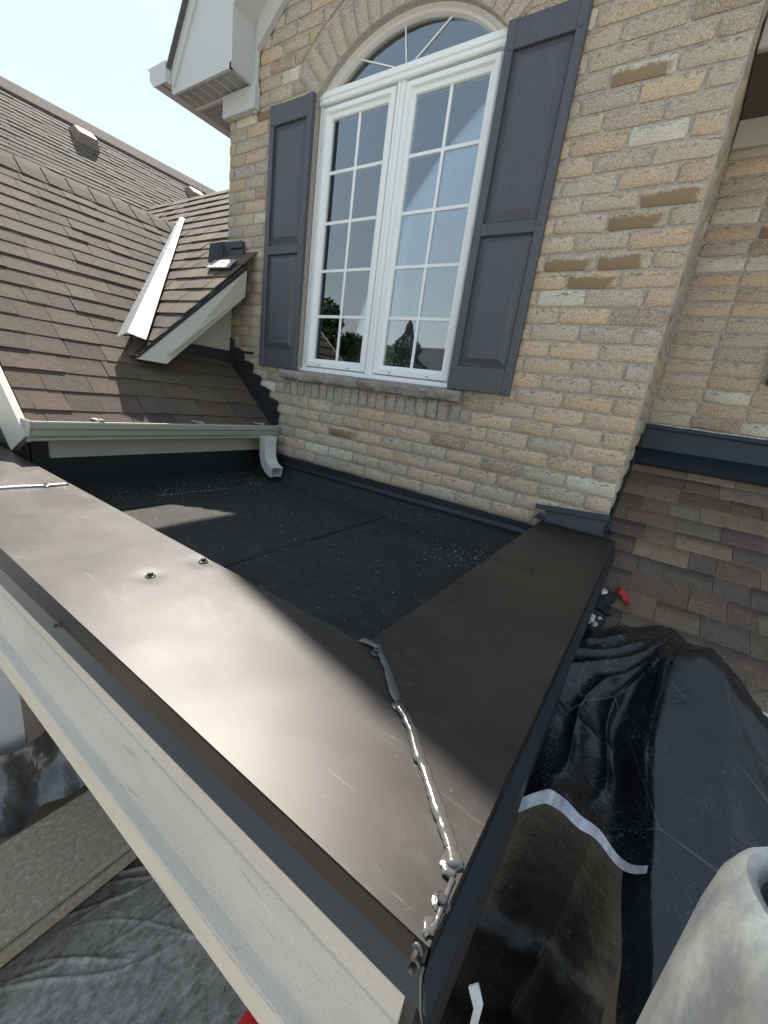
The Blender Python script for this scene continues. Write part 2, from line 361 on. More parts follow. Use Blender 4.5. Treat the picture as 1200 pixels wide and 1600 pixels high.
M_ground = simple('pale_bounce_ground', (0.40, 0.385, 0.355), 0.95, 0.2, 1.2)  # ground made pale so it bounces light up onto the shaded walls
M_bark = simple('bark', (0.07, 0.05, 0.035), 0.9, 0.3, 20)
M_farwall = simple('far_wall_brick', (0.30, 0.22, 0.16), 0.9, 0.2, 20)
M_vent = simple('vent_metal', (0.20, 0.15, 0.12), 0.55, 0.1, 20)
def leaf(name, c):
    t = NT(name); f = t.noise(1.2, 4)
    t.base(t.mix(f, tuple(x * 0.55 for x in c), tuple(x * 1.5 for x in c))); t.rough(0.7); return t.m
M_leaf = leaf('leaf_green', (0.06, 0.085, 0.03)); M_fir = leaf('fir_green', (0.03, 0.055, 0.028))

# ------------------------------------------------------------------ ground
tag(obj('ground', grid(lambda u, v: (-400 + 800 * u, -400 + 800 * v, -1.05), 8, 8), M_ground), kind='structure')

# ------------------------------------------------------------------ main house
X0, X1 = -1.432, -0.053          # bay wall
XC = -0.770                      # window axis
YR = 0.40                        # recessed wall plane
house = thing('brick_house', 'tan brick gable bay with arched window, dark shutters and a set-back wall at its right', 'house', (-0.74, 0.6, -1.05))
AR, AZ = 0.380, 0.745            # arch radius and centre height
RE = 0.487
SPR = 1.0; OPH = 0.282; ZB = 0.268
def arch_half(z):                # half width kept free of ordinary bricks
    if z < SPR: return OPH
    if z < 1.07: return OPH + (z - SPR) * 1.11
    q = RE * RE - (z - AZ) ** 2
    return sqrt(q) if q > 0 else 0.0

def opening_outline(n=24):
    a0 = asin(OPH / AR)
    return [(XC + AR * sin(-a0 + 2 * a0 * k / n), AZ + AR * cos(-a0 + 2 * a0 * k / n)) for k in range(n + 1)]
arc = opening_outline()
YM = 0.0050
def mortar_wall():
    V, F = [], []
    def q(a, b, c, d):
        k = len(V); V.extend([(p[0], YM, p[1]) for p in (a, b, c, d)]); F.append((k, k + 1, k + 2, k + 3))
    q((X0, -0.9), (X1, -0.9), (X1, ZB), (X0, ZB))
    q((X0, ZB), (arc[0][0], ZB), arc[0], (X0, SPR)); q((arc[-1][0], ZB), (X1, ZB), (X1, SPR), arc[-1])
    q((X0, SPR), arc[0], (arc[0][0], 1.1), (X0, 1.1)); q(arc[-1], (X1, SPR), (X1, 1.1), (arc[-1][0], 1.1))
    for k in range(len(arc) - 1):
        q(arc[k], arc[k + 1], (arc[k + 1][0], 1.35), (arc[k][0], 1.35))
    q((X0, 1.1), (arc[0][0], 1.1), (arc[0][0], 1.35), (X0, 1.35)); q((arc[-1][0], 1.1), (X1, 1.1), (X1, 1.35), (arc[-1][0], 1.35))
    k = len(V); V.extend([(X0, YM, 1.35), (X1, YM, 1.35), (-0.742, YM, 1.82)]); F.append((k, k + 1, k + 2))
    # reveal
    pts = [(arc[0][0], ZB)] + arc + [(arc[-1][0], ZB)]
    for i in range(len(pts) - 1):
        k = len(V); (a, b), (c, d) = pts[i], pts[i + 1]
        V.extend([(a, YM, b), (c, YM, d), (c, 0.10, d), (a, 0.10, b)]); F.append((k, k + 1, k + 2, k + 3))
    # returns
    for x, yb in ((X0 + 0.004, 3.2), (X1 - 0.004, YR + 0.3)):
        k = len(V); V.extend([(x, YM, -0.9), (x, yb, -0.9), (x, yb, 1.10), (x, YM, 1.10)]); F.append((k, k + 1, k + 2, k + 3))
    return V, F
wall = obj('front_wall', mortar_wall(), M_mortar, house)

TANS = [(0.52, 0.415, 0.285), (0.48, 0.395, 0.285), (0.55, 0.42, 0.275), (0.49, 0.42, 0.32), (0.45, 0.40, 0.32), (0.57, 0.43, 0.275), (0.50, 0.365, 0.235), (0.44, 0.39, 0.295)]
GREY = [(0.36, 0.335, 0.295), (0.39, 0.35, 0.295), (0.41, 0.345, 0.275), (0.35, 0.32, 0.285), (0.43, 0.355, 0.285)]
def brick_col(x, z):
    r = rnd.random()
    if r < 0.055: return (0.66, 0.625, 0.50)
    if r < 0.085: return (0.30, 0.205, 0.125)
    if r < 0.16: return (0.56, 0.38, 0.225)
    g = max(0.0, min(0.9, (z - 0.35) * 0.7 + (-0.75 - x) * 0.75 + 0.26))
    c = rnd.choice(GREY) if rnd.random() < g else rnd.choice(TANS)
    k = rnd.uniform(0.88, 1.1)
    return (c[0] * k * 1.05, c[1] * k * 0.985, c[2] * k * 0.93)

def brick_mesh(xb0, xb1, xt0, xt1, z0, z1, y, depth, nx=5, nz=4, seed=None, rim=0.0027):
    r = random.Random(seed); V, F = [], []
    wob = [[r.uniform(-1, 1) for _ in range(nx)] for _ in range(nz)]
    for j in range(nz):
        tz = [0, 0.17, 0.83, 1][j] if nz == 4 else j / (nz - 1)
        for i in range(nx):
            tx = ([0, 0.055, 0.5, 0.945, 1][i] if nx == 5 else i / (nx - 1))
            xa = xb0 + (xb1 - xb0) * tx; xb = xt0 + (xt1 - xt0) * tx
            edge = i in (0, nx - 1) or j in (0, nz - 1); corner = i in (0, nx - 1) and j in (0, nz - 1)
            x = xa + (xb - xa) * tz; z = z0 + (z1 - z0) * tz
            if edge: x += wob[j][i] * 0.0015; z += wob[j][i - 1] * 0.0014
            if corner:
                x += (0.0016 if i == 0 else -0.0016); z += (0.0014 if j == 0 else -0.0014)
            V.append((x, y + (rim if edge else wob[j][i] * 0.0010 - 0.0004), z))
    F += [(j * nx + i, j * nx + i + 1, (j + 1) * nx + i + 1, (j + 1) * nx + i) for j in range(nz - 1) for i in range(nx - 1)]
    loop = [i for i in range(nx)] + [j * nx + nx - 1 for j in range(1, nz)] + [(nz - 1) * nx + i for i in range(nx - 2, -1, -1)] + [j * nx for j in range(nz - 2, 0, -1)]
    k = len(V); V += [(V[i][0], y + depth, V[i][2]) for i in loop]; n = len(loop)
    F += [(loop[i], k + i, k + (i + 1) % n, loop[(i + 1) % n]) for i in range(n)]
    return V, F

CH, J, BL = 0.0347, 0.0046, 0.1035
ZP = 0.0866
def sub(segs, a, b):             # remove [a,b] from a list of (lo,hi) segments
    out = []
    for lo, hi in segs:
        if b <= lo or a >= hi: out.append((lo, hi)); continue
        if a > lo: out.append((lo, a))
        if b < hi: out.append((b, hi))
    return out
cands = []                       # (area, mesh args, colour, parent wall)
def rowbricks(k, x0, x1, y, holes, parent_key, yd, zmax=9):
    z0 = ZP + CH * k + J / 2; z1 = z0 + CH - J
    off = (0.0 if k % 2 else BL / 2) + rnd.uniform(-0.006, 0.006)
    xs = []; x = x1 + off - BL
    edges = [x1]; x = x1 - (BL if k % 2 == 0 else BL / 2)
    while x > x0 + 0.02: edges.append(x + rnd.uniform(-0.004, 0.004)); x -= BL
    edges.append(x0); edges = edges[::-1]
    for a, b in zip(edges[:-1], edges[1:]):
        for (l0, r0), (l1, r1) in holes_segments(a, b, z0, z1, holes):
            if r0 - l0 < 0.012 and r1 - l1 < 0.012: continue
            l0, l1, r0, r1 = l0 + J / 2, l1 + J / 2, r0 - J / 2, r1 - J / 2
            if r0 - l0 < 0.004: r0 = l0 + 0.004
            if r1 - l1 < 0.004: r1 = l1 + 0.004
            c = [(l0, y, z0), (r0, y, z0), (r1, y, z1), (l1, y, z1)]
            dep = yd
            if parent_key == 'front' and (abs(l0 - (XC + OPH)) < 0.02 or abs(r0 - (XC - OPH)) < 0.02) and z0 < SPR: dep = 0.05
            if parent_key == 'front' and r0 > X1 - 0.02: dep = 0.047 if k % 2 else 0.098
            cands.append([pix_area(c), (l0, r0, l1, r1, z0, z1, y, dep), brick_col(a, z0), parent_key])
def holes_segments(a, b, z0, z1, holes):
    s0, s1 = [(a, b)], [(a, b)]
    for h in holes:
        r0, r1 = h(z0), h(z1)
        if r0 is None and r1 is None: continue
        if r0 is None: r0 = ((r1[0] + r1[1]) / 2,) * 2
        if r1 is None: r1 = ((r0[0] + r0[1]) / 2,) * 2
        # left piece and right piece kept apart
        out0, out1 = [], []
        for (l0, h0), (l1, h1) in zip(s0, s1):
            if r0[1] <= l0 and r1[1] <= l1 or r0[0] >= h0 and r1[0] >= h1: out0.append((l0, h0)); out1.append((l1, h1)); continue
            if r0[0] > l0 or r1[0] > l1: out0.append((l0, max(l0, min(h0, r0[0])))); out1.append((l1, max(l1, min(h1, r1[0]))))
            if r0[1] < h0 or r1[1] < h1: out0.append((min(h0, max(l0, r0[1])), h0)); out1.append((min(h1, max(l1, r1[1])), h1))
        s0, s1 = out0, out1
    return list(zip(s0, s1))
def hole_arch(z):
    if z < 0.262 or z > AZ + RE: return None
    h = arch_half(z); return (XC - h, XC + h)
def hole_sill(z): return (-1.1, -0.446) if 0.189 < z < 0.300 else None
GXC = -0.742
for k in range(-4, 42):
    z = ZP + CH * k
    if z > 1.12: xa = max(X0, GXC - (1.79 - z) / 0.74)
    else: xa = X0
    xb = X1 if z < 1.12 else min(X1, GXC + (1.79 - z) / 0.74)
    rowbricks(k, xa, xb, 0.0, [hole_arch, hole_sill], 'front', 0.013)
recess = obj('recessed_wall', box(X1 - 0.003, 2.2, YR + 0.0050, YR + 0.25, -0.9, 1.05), M_mortar, house)
for k in range(5, 24): rowbricks(k, X1 + 0.002, 0.62 if k % 2 else 0.57, YR, [], 'recess', 0.013)
# soldier bricks under the sill and voussoirs of the arch
x = -1.098
while x < -0.46:
    w = rnd.uniform(0.030, 0.036); z0 = 0.1935 + rnd.uniform(-0.003, 0.001); z1 = 0.2395
    c = [(x, 0, z0), (x + w, 0, z0), (x + w, 0, z1), (x, 0, z1)]
    cands.append([pix_area(c) + 400, (x + 0.001, x + w - 0.0025, x + 0.001, x + w - 0.0025, z0, z1, -0.001 + rnd.uniform(-0.002, 0.002), 0.012), tuple(v * rnd.uniform(0.7, 0.95) for v in rnd.choice(GREY)), 'soldier'])
    x += w
NV = 18; a0 = asin(OPH / AR)
for i in range(NV):
    aa = -a0 + 2 * a0 * i / NV + 0.006; ab = -a0 + 2 * a0 * (i + 1) / NV - 0.006
    ri, ro = AR + 0.001, RE - 0.003 + rnd.uniform(-0.006, 0.002)
    P = lambda r, a: (XC + r * sin(a), AZ + r * cos(a))
    p = [P(ri, aa), P(ri, ab), P(ro, ab), P(ro, aa)]
    # build with the generic quad brick, then bend corner by corner
    V, F = brick_mesh(0, 1, 0, 1, 0, 1, 0.0, 0.06, seed=500 + i, rim=0.003)
    V2 = []
    for (u, y, w) in V:
        u = min(1, max(0, u)); w = min(1, max(0, w))
        b = (p[0][0] + (p[1][0] - p[0][0]) * u, p[0][1] + (p[1][1] - p[0][1]) * u); tt = (p[3][0] + (p[2][0] - p[3][0]) * u, p[3][1] + (p[2][1] - p[3][1]) * u)
        V2.append((b[0] + (tt[0] - b[0]) * w, y, b[1] + (tt[1] - b[1]) * w))
    ca = tuple(v * q for v, q in zip(rnd.choice(GREY), (1.06, 0.98, 0.92)))
    obj('arch_brick', (V2, F), M_brick, wall, True, ca, sharp=50)
cands.sort(key=lambda c: -c[0])
SINGLE = 300
parents = {'front': wall, 'recess': recess, 'soldier': wall}
nb = {'front': 0, 'recess': 0, 'soldier': 0}
rest = {'front': [], 'recess': []}
smear_spots = [(-0.10, 0.66), (-0.17, 0.55), (-0.25, 0.55), (-0.2, 0.51), (0.14, 0.35), (-0.17, 0.80), (-1.05, 0.06), (-0.24, 0.87)]
for i, (a, args, colr, key) in enumerate(cands):
    cx, cz = (args[0] + args[1]) / 2, (args[4] + args[5]) / 2
    sm = (rnd.random() < 0.012 or any(abs(cx - p) < 0.035 and abs(cz - q) < 0.014 for p, q in smear_spots)) and key != 'soldier'
    vf = brick_mesh(*args, seed=i)
    if key == 'soldier':
        obj('soldier_brick', vf, M_brick, wall, True, colr, sharp=50)
    elif nb['front'] + nb['recess'] < SINGLE and a > 0:
        nb[key] += 1
        obj('brick', vf, M_bsm if sm else M_brick, parents[key], True, colr, sharp=50)
    else: rest[key].append((vf, colr))
t = NT('brick_face_rest'); isl = t.n('ShaderNodeNewGeometry').outputs['Random Per Island']; cr = t.noise(70, 6, 0.7, t.p((1, 1, 2.2)))
c = t.ramp(isl, [(0.0, (0.38, 0.34, 0.27)), (0.3, (0.40, 0.34, 0.24)), (0.5, (0.34, 0.31, 0.26)), (0.7, (0.46, 0.36, 0.23)), (0.92, (0.42, 0.36, 0.27)), (0.96, (0.6, 0.56, 0.45))], 'CONSTANT')
c = t.mix(t.ramp(cr, [(0.34, 0.7), (0.48, 0.0)]), c, t.mix(0.6, c, (0.06, 0.05, 0.04))); t.base(c); t.rough(0.92); t.bump(cr, 0.9, 0.006); M_brest = t.m
for key in rest:
    if rest[key]:
        obj('brick_remainder', join(*[v for v, c in rest[key]]), M_brest, parents[key], True, kind='stuff', sharp=50)
# bricks of the narrow right-hand return of the bay, seen edge on
side = obj('side_wall', box(X1 - 0.010, X1 - 0.006, 0.06, YR, -0.5, 1.05), M_mortar, house)
sb = []
for k in range(-4, 28):
    z0 = ZP + CH * k + J / 2; y = 0.05 if k % 2 else 0.1
    while y < YR - 0.02:
        y1 = min(y + BL, YR - 0.004)
        V, F = brick_mesh(y + J / 2, y1 - J / 2, y + J / 2, y1 - J / 2, z0, z0 + CH - J, 0, 0.010, seed=k * 31 + int(y * 100), rim=0.003)
        sb.append(([(X1 - b, a, c) for a, b, c in V], F)); y += BL
obj('brick_remainder', join(*sb), M_brest, side, True, kind='stuff', sharp=50)

# sill: two rock-faced stones
def sill(x0, x1, sd):
    r = random.Random(sd); nx = 22
    def f(u, v):
        x = x0 + (x1 - x0) * u
        prof = [(0.03, 0.272), (-0.012, 0.271), (-0.021, 0.268), (-0.0235, 0.260), (-0.022, 0.251), (-0.0195, 0.244), (-0.012, 0.2425), (0.03, 0.2425)]
        k = int(round(v * 7)); y, z = prof[k]
        if 1 <= k <= 6: y += r.uniform(-0.004, 0.004); z += r.uniform(-0.0018, 0.0018)
        return (x, y, z)
    V, F = grid(f, nx, 7)
    n = nx + 1
    F.append(tuple(j * n for j in range(8))); F.append(tuple(j * n + nx for j in range(8))[::-1])
    return V, F
obj('window_sill', sill(-1.100, -0.772, 3), M_stone, house, True, sharp=50)
obj('window_sill', sill(-0.768, -0.4465, 4), M_stone, house, True, sharp=50)

# window: frame, two sashes, glazing bars, panes, arched light
YF = 0.025
WX0, WX1, WZ0, WZ1 = -1.052, -0.492, 0.272, 1.022
arW = 0.362; AZW = 1.022 + 0.105 - arW
fr = [ring(WX0, WX1, WZ0, WZ1, [(0.0, 0.10), (0.0, YF + 0.004), (0.004, YF), (0.010, YF), (0.012, YF + 0.006), (0.017, YF + 0.006), (0.017, 0.10)]),
      prism([(-0.787, 0.10), (-0.787, YF + 0.004), (-0.783, YF), (-0.776, YF), (-0.7745, YF + 0.003), (-0.7725, YF + 0.003), (-0.771, YF), (-0.764, YF), (-0.760, YF + 0.004), (-0.760, 0.10)], 'z', WZ0 + 0.014, 0.999),
      bev(box(WX0 + 0.001, WX1 - 0.001, YF - 0.007, 0.0999, 0.990, 1.0215), 0.003),
      bev(box(WX0 + 0.002, WX1 - 0.002, YF - 0.010, 0.09, 1.002, 1.010), 0.002),
      bev(box(WX0 + 0.001, WX1 - 0.001, YF - 0.013, 0.09, 0.2725, 0.284), 0.003)]
def arcring(prof, n=32):         # arched light frame: prof (radial inset, y)
    a = asin((WX1 - WX0) / 2 / arW); V, F = [], []; m = len(prof)
    for k in range(n + 1):
        w = -a + 2 * a * k / n
        for d, y in prof: V.append((XC + (arW - d) * sin(w), y, AZW + (arW - d) * cos(w)))
    for k in range(n):
        for i in range(m):
            j = (i + 1) % m; F.append((k * m + i, k * m + j, (k + 1) * m + j, (k + 1) * m + i))
    return V, F
win = obj('window', join(*fr), M_white, house, True, sharp=35)
M_archf = simple('arch_frame_vinyl', (0.62, 0.60, 0.54), 0.45, 0.06, 6)
obj('arch_frame', arcring([(-0.012, 0.10), (-0.012, YF + 0.003), (-0.006, YF - 0.004), (0.004, YF - 0.004), (0.007, YF + 0.004), (0.013, YF + 0.004), (0.016, YF + 0.012), (0.016, 0.10)]), M_archf, win, True, sharp=35)
YG = 0.040
a = asin((WX1 - WX0 - 0.03) / 2 / (arW - 0.014))
ap = [(XC + (arW - 0.014) * sin(-a + 2 * a * k / 24), AZW + (arW - 0.014) * cos(-a + 2 * a * k / 24)) for k in range(25)]
HUB = (-0.772, 1.019)
# fan of four panes round the hub, with thin spokes between
angs = [-0.98, -0.30, 0.42]
def arcpt(w): return (XC + (arW - 0.014) * sin(w), AZW + (arW - 0.014) * cos(w))
ws = [-a] + [-0.46, -0.06, 0.33] + [a]
for i in range(4):
    poly = [HUB] + [arcpt(ws[i] + (ws[i + 1] - ws[i]) * k / 10) for k in range(11)]
    poly = [(p[0], max(p[1], 1.0215)) for p in poly]
    obj('arch_pane', prism(poly, 'y', YG, YG + 0.002), M_glass, win)
for w in ws[1:4]:
    p = arcpt(w); d = Vector((p[0] - HUB[0], 0, p[1] - HUB[1])); nrm = Vector((-d.z, 0, d.x)).normalized() * 0.0014
    V = [(HUB[0] + nrm.x, YG - 0.003, HUB[1] + nrm.z), (HUB[0] - nrm.x, YG - 0.003, HUB[1] - nrm.z), (p[0] - nrm.x, YG - 0.003, p[1] - nrm.z), (p[0] + nrm.x, YG - 0.003, p[1] + nrm.z)]
    V += [(x, YG - 0.0005, z) for x, y, z in V]
    obj('spoke', hexa(V), M_white, win)
# scalloped valance behind the arched light
vp = []
M_val = simple('dark_valance', (0.035, 0.04, 0.05), 0.8, 0.2, 20)
NS = 13
Vv, Fv = [], []
for k in range(NS * 6 + 1):
    w = -a + (0.30 + a) * k / (NS * 6); o = arcpt(w); d = 0.010 + 0.010 * abs(sin(pi * (k / 6 % 1.0))) * (1.0 - 0.6 * k / (NS * 6)) + 0.010 * (1 - k / (NS * 6))
    q = (XC + (arW - 0.014 - d) * sin(w), AZW + (arW - 0.014 - d) * cos(w)); Vv += [(o[0], YG + 0.006, o[1]), (q[0], YG + 0.006, q[1])]
Fv = [(2 * k, 2 * k + 2, 2 * k + 3, 2 * k + 1) for k in range(NS * 6)]
obj('valance', (Vv, Fv), M_val, win)
for (sx0, sx1) in ((-1.0345, -0.7885), (-0.7575, -0.5095)):
    sz0, sz1 = 0.291, 0.986
    sash = obj('sash', ring(sx0, sx1, sz0, sz1, [(0.0, 0.09), (0.0, YF + 0.002), (0.002, YF - 0.001), (0.013, YF - 0.001), (0.017, YF + 0.006), (0.025, YG - 0.006), (0.026, YG - 0.004), (0.026, 0.09)]), M_white, win, True, sharp=30)
    gx0, gx1, gz0, gz1 = sx0 + 0.025, sx1 - 0.025, sz0 + 0.025, sz1 - 0.025
    xm = (gx0 + gx1) / 2
    obj('muntin', bev(box(xm - 0.0042, xm + 0.0042, YG - 0.002, YG + 0.005, gz0, gz1), 0.001), M_white, win)
    zs = [gz0 + (gz1 - gz0) * k / 5 for k in range(6)]
    for z in zs[1:-1]:
        obj('muntin', bev(box(gx0, gx1, YG - 0.0014, YG + 0.0044, z - 0.0042, z + 0.0042), 0.001), M_white, win)
    for k in range(5):
        for (pa, pb) in ((gx0 - 0.001, xm - 0.0042), (xm + 0.0042, gx1 + 0.001)):
            obj('pane', box(pa, pb, YG + 0.0006, YG + 0.0026, zs[k] + (0.0042 if k else -0.001), zs[k + 1] - (0.0042 if k < 4 else -0.001)), M_glass, win)
    for fx in (0.25, 0.75):
        xx = sx0 + (sx1 - sx0) * fx
        obj('weep_hole', bev(box(xx - 0.003, xx + 0.003, YF - 0.0025, YF, sz0 + 0.005, sz0 + 0.0075), 0.0006), M_black, win)
# dim room behind
room = obj('room', join(([(-1.25, 0.9, 0.2), (-0.3, 0.9, 0.2), (-0.3, 0.9, 1.3), (-1.25, 0.9, 1.3)], [(0, 1, 2, 3)]),
    ([(-1.25, 0.1, 0.2), (-1.25, 0.9, 0.2), (-1.25, 0.9, 1.3), (-1.25, 0.1, 1.3)], [(0, 1, 2, 3)]), ([(-0.3, 0.1, 0.2), (-0.3, 0.9, 0.2), (-0.3, 0.9, 1.3), (-0.3, 0.1, 1.3)], [(0, 1, 2, 3)]),
    ([(-1.25, 0.1, 0.2), (-0.3, 0.1, 0.2), (-0.3, 0.9, 0.2), (-1.25, 0.9, 0.2)], [(0, 1, 2, 3)]), ([(-1.25, 0.1, 1.3), (-0.3, 0.1, 1.3), (-0.3, 0.9, 1.3), (-1.25, 0.9, 1.3)], [(0, 1, 2, 3)])), M_room, house)
obj('added_sheer', grid(lambda u, v: (-1.045 + 0.55 * u, 0.125 + 0.004 * sin(u * 90) + 0.003 * sin(u * 37), 0.24 + 0.92 * v), 120, 2), simple('added_sheer_grey', (0.22, 0.225, 0.23), 0.9, 0.05, 4), house, True)  # added sheer, evens the tone behind the panes and hides the room
obj('curtain', grid(lambda u, v: (-1.030 + 0.062 * u, 0.056 + 0.004 * sin(u * 25), 0.28 + 0.70 * v), 24, 2), M_blind, house, True)

# shutters: stiles, rails and raised panels
def shutter(x0, x1, z0, z1, y, label, mid=0.625):
    d = 0.015; yf = y - d
    sw = 0.020; ftop, fm0, fm1, fb = z1 - 0.052, mid - 0.013, mid + 0.013, z0 + 0.058
    pr = [(x0, y), (x0, yf + 0.002), (x0 + 0.002, yf), (x0 + sw, yf), (x0 + sw, y)]
    parts = [bev(box(x0, x0 + sw, yf, y, z0, z1), 0.0018), bev(box(x1 - sw, x1, yf, y, z0, z1), 0.0018)]
    for a, b in ((ftop, z1 - 0.001), (fm0, fm1), (z0 + 0.001, fb)):
        parts.append(bev(box(x0 + sw - 0.001, x1 - sw + 0.001, yf + 0.0015, y - 0.0005, a, b), 0.0014))
    parts.append(box(x0 + 0.004, x1 - 0.004, y - 0.006, y - 0.001, z0 + 0.004, z1 - 0.004))
    sh = obj('shutter', join(*parts), M_shut, house, label=label)
    for a, b in ((fm1, ftop), (fb, fm0)):
        px0, px1 = x0 + sw, x1 - sw
        V, F = [], []
        for ins, yy in ((0.002, y - 0.006), (0.004, yf + 0.008), (0.006, yf + 0.008), (0.020, yf + 0.0025), (0.021, yf + 0.002)):
            V += [(px0 + ins, yy, a + ins), (px1 - ins, yy, a + ins), (px1 - ins, yy, b - ins), (px0 + ins, yy, b - ins)]
        for i in range(4):
            for k in range(4): F.append((i * 4 + k, i * 4 + (k + 1) % 4, i * 4 + 4 + (k + 1) % 4, i * 4 + 4 + k))
        F.append((16, 17, 18, 19))
        obj('panel', (V, F), M_shut, sh)
    for xx in (x0 + 0.010, x1 - 0.010):
        for zz in (z0 + 0.05, mid, z1 - 0.05):
            V, F = lathe([(0.0028, 0), (0.0026, 0.0012), (0.0012, 0.0018)], 10)
            obj('screw', ([(xx + a, yf - c, zz + b) for a, b, c in V], F), M_shut, sh, True)
shutter(-1.217, -1.040, 0.272, 1.006, -0.001, 'shutter at the left of the arched window')
shutter(-0.487, -0.325, 0.272, 1.004, -0.001, 'shutter at the right of the arched window')
shutter(0.171, 0.34, 0.385, 0.95, YR - 0.001, 'shutter on the set-back wall at the far right', 0.66)

# gable return box, soffits, gutter and roof of the bay
BX, BY, BZ = -1.301, -0.090, 1.083
XE = -1.605
SL = 1.436                       # gable pitch
yb = 2.6
obj('eave_box', join(
    ([(XE, BY, BZ), (BX, BY, BZ), (BX, BY, BZ + (BX - XE) * SL), ], [(0, 1, 2)]),
    ([(BX, BY, BZ), (BX, -0.001, BZ), (BX, -0.001, BZ + (BX - XE) * SL), (BX, BY, BZ + (BX - XE) * SL)], [(0, 1, 2, 3)]),
    ([(XE, BY, BZ), (XE, BY, BZ + 0.05), (XE, yb, BZ + 0.05), (XE, yb, BZ)], [(0, 1, 2, 3)])), M_eave, house)
obj('soffit', join(*[box(XE, BX if i == 0 else X0 + 0.002, -0.0895 + (0.0 if i == 0 else 0.09) + 0.0, (0.0 if i == 0 else yb), BZ - 0.004, BZ + 0.001) for i in (0, 1)]), M_soffit, house)
obj('soffit_trim', join(box(XE, BX + 0.002, BY - 0.003, BY + 0.006, BZ - 0.010, BZ + 0.004), box(BX - 0.006, BX + 0.003, BY - 0.003, 0, BZ - 0.010, BZ + 0.004), box(XE, X0, -0.012, -0.002, BZ - 0.010, BZ - 0.003)), M_eave, house)
for i in range(7):
    xx = XE + 0.03 + i * 0.043
    obj('soffit_panel_rib', box(xx, xx + 0.003, BY + 0.007, -0.013, BZ - 0.0065, BZ - 0.0035), M_eave, house)
obj('frieze_board', bev(box(-1.438, -1.282, -0.024, -0.001, 1.012, 1.072), 0.002), M_eave, house)
obj('corner_trim', bev(box(BX + 0.0, BX + 0.012, -0.012, -0.002, 1.008, 1.30), 0.001), M_eave, house)
# rake trim and sloped soffit running up along the wall
XK, SL2 = -1.40, 0.74            # past XK, out of view, pitch is flattened to place the gable's shadow
def zrake(x): return BZ + (min(x, XK) - XE) * SL + max(0.0, x - XK) * SL2
def rake_piece(x0, x1, off0, off1, y0, y1):   # strip parallel to the left roof slope
    out = []
    for a, b in ((x0, min(x1, XK)), (max(x0, XK), x1)):
        if b - a < 1e-4: continue
        V = [(a, y0, zrake(a) + off0), (b, y0, zrake(b) + off0), (b, y0, zrake(b) + off1), (a, y0, zrake(a) + off1)]
        V += [(p, y1, c) for p, q, c in V]
        out.append(hexa([V[0], V[1], V[5], V[4], V[3], V[2], V[6], V[7]]))
    return join(*out)
xr1 = GXC
obj('rake_fascia', join(rake_piece(XE, xr1, -0.005, 0.055, BY - 0.006, BY), rake_piece(BX, xr1, -0.235, -0.18, BY, -0.001)), M_eave, house)
obj('rake_trim', rake_piece(BX + 0.012, xr1, -0.30, -0.235, -0.016, -0.001), M_eave, house)
M_gr = simple('grey_roof_shingle', (0.10, 0.095, 0.09), 0.9, 0.4, 40)
rw = []
for sgn in (1, -1):
    pts = [(XE - 0.03, BZ + 0.055 - 0.03 * SL), (XK, zrake(XK) + 0.055), (GXC, zrake(GXC) + 0.055)]
    pts = [(a if sgn == 1 else 2 * GXC - a, c) for a, c in pts]
    for (a, c), (b, d) in zip(pts[:-1], pts[1:]):
        V = [(a, BY - 0.02, c), (b, BY - 0.02, d), (b, yb, d), (a, yb, c)]
        rw.append(hexa(V + [(p, q, r_ + 0.012) for p, q, r_ in V]))
obj('roof', join(*rw), M_gr, house)
# visible step of each shingle course at the rake edge
# gutter of the bay (seen end on)
GP = [(XE - 0.003, 1.150), (XE - 0.003, 1.098), (XE - 0.075, 1.098), (XE - 0.098, 1.120), (XE - 0.098, 1.142), (XE - 0.112, 1.150), (XE - 0.112, 1.155), (XE - 0.094, 1.152), (XE - 0.092, 1.123), (XE - 0.072, 1.103), (XE - 0.009, 1.103), (XE - 0.009, 1.150)]
obj('gutter', prism(GP, 'y', BY - 0.02, yb), M_eave, house)
obj('gutter_end_cap', prism([(XE - 0.003, 1.152), (XE - 0.003, 1.097), (XE - 0.076, 1.097), (XE - 0.099, 1.120), (XE - 0.099, 1.143), (XE - 0.113, 1.152)], 'y', BY - 0.024, BY - 0.0205), M_eave, house)
# set-back wall: frieze and soffit
obj('frieze_board', bev(box(X1 + 0.002, 1.2, YR - 0.016, YR - 0.001, 0.902, 0.958), 0.002), M_fascia, house)
obj('soffit', box(X1 + 0.003, 1.3, 0.17, YR + 0.2, 0.958, 0.964), simple('soffit_dark', (0.10, 0.085, 0.065), 0.7, 0.3, 120), house)
obj('eave_fascia', bev(box(X1 + 0.003, 1.3, 0.155, 0.170, 0.950, 1.03), 0.002), M_fascia, house)
obj('corner_trim', bev(box(X1 - 0.001, X1 + 0.008, 0.02, 0.30, 0.80, 1.06), 0.002), simple('trim_grey', (0.25, 0.23, 0.19), 0.6, 0.15, 20), house) if False else None
obj('roof', hexa([(X1 + 0.003, 0.14, 1.035), (1.3, 0.14, 1.035), (1.3, 1.6, 1.6), (X1 + 0.003, 1.6, 1.6), (X1 + 0.003, 0.14, 1.047), (1.3, 0.14, 1.047), (1.3, 1.6, 1.612), (X1 + 0.003, 1.6, 1.612)]), M_gr, house)
obj('rear_wall', box(X0 + 0.02, 2.0, 2.2, 3.15, -1.05, 1.02), M_farwall, house)

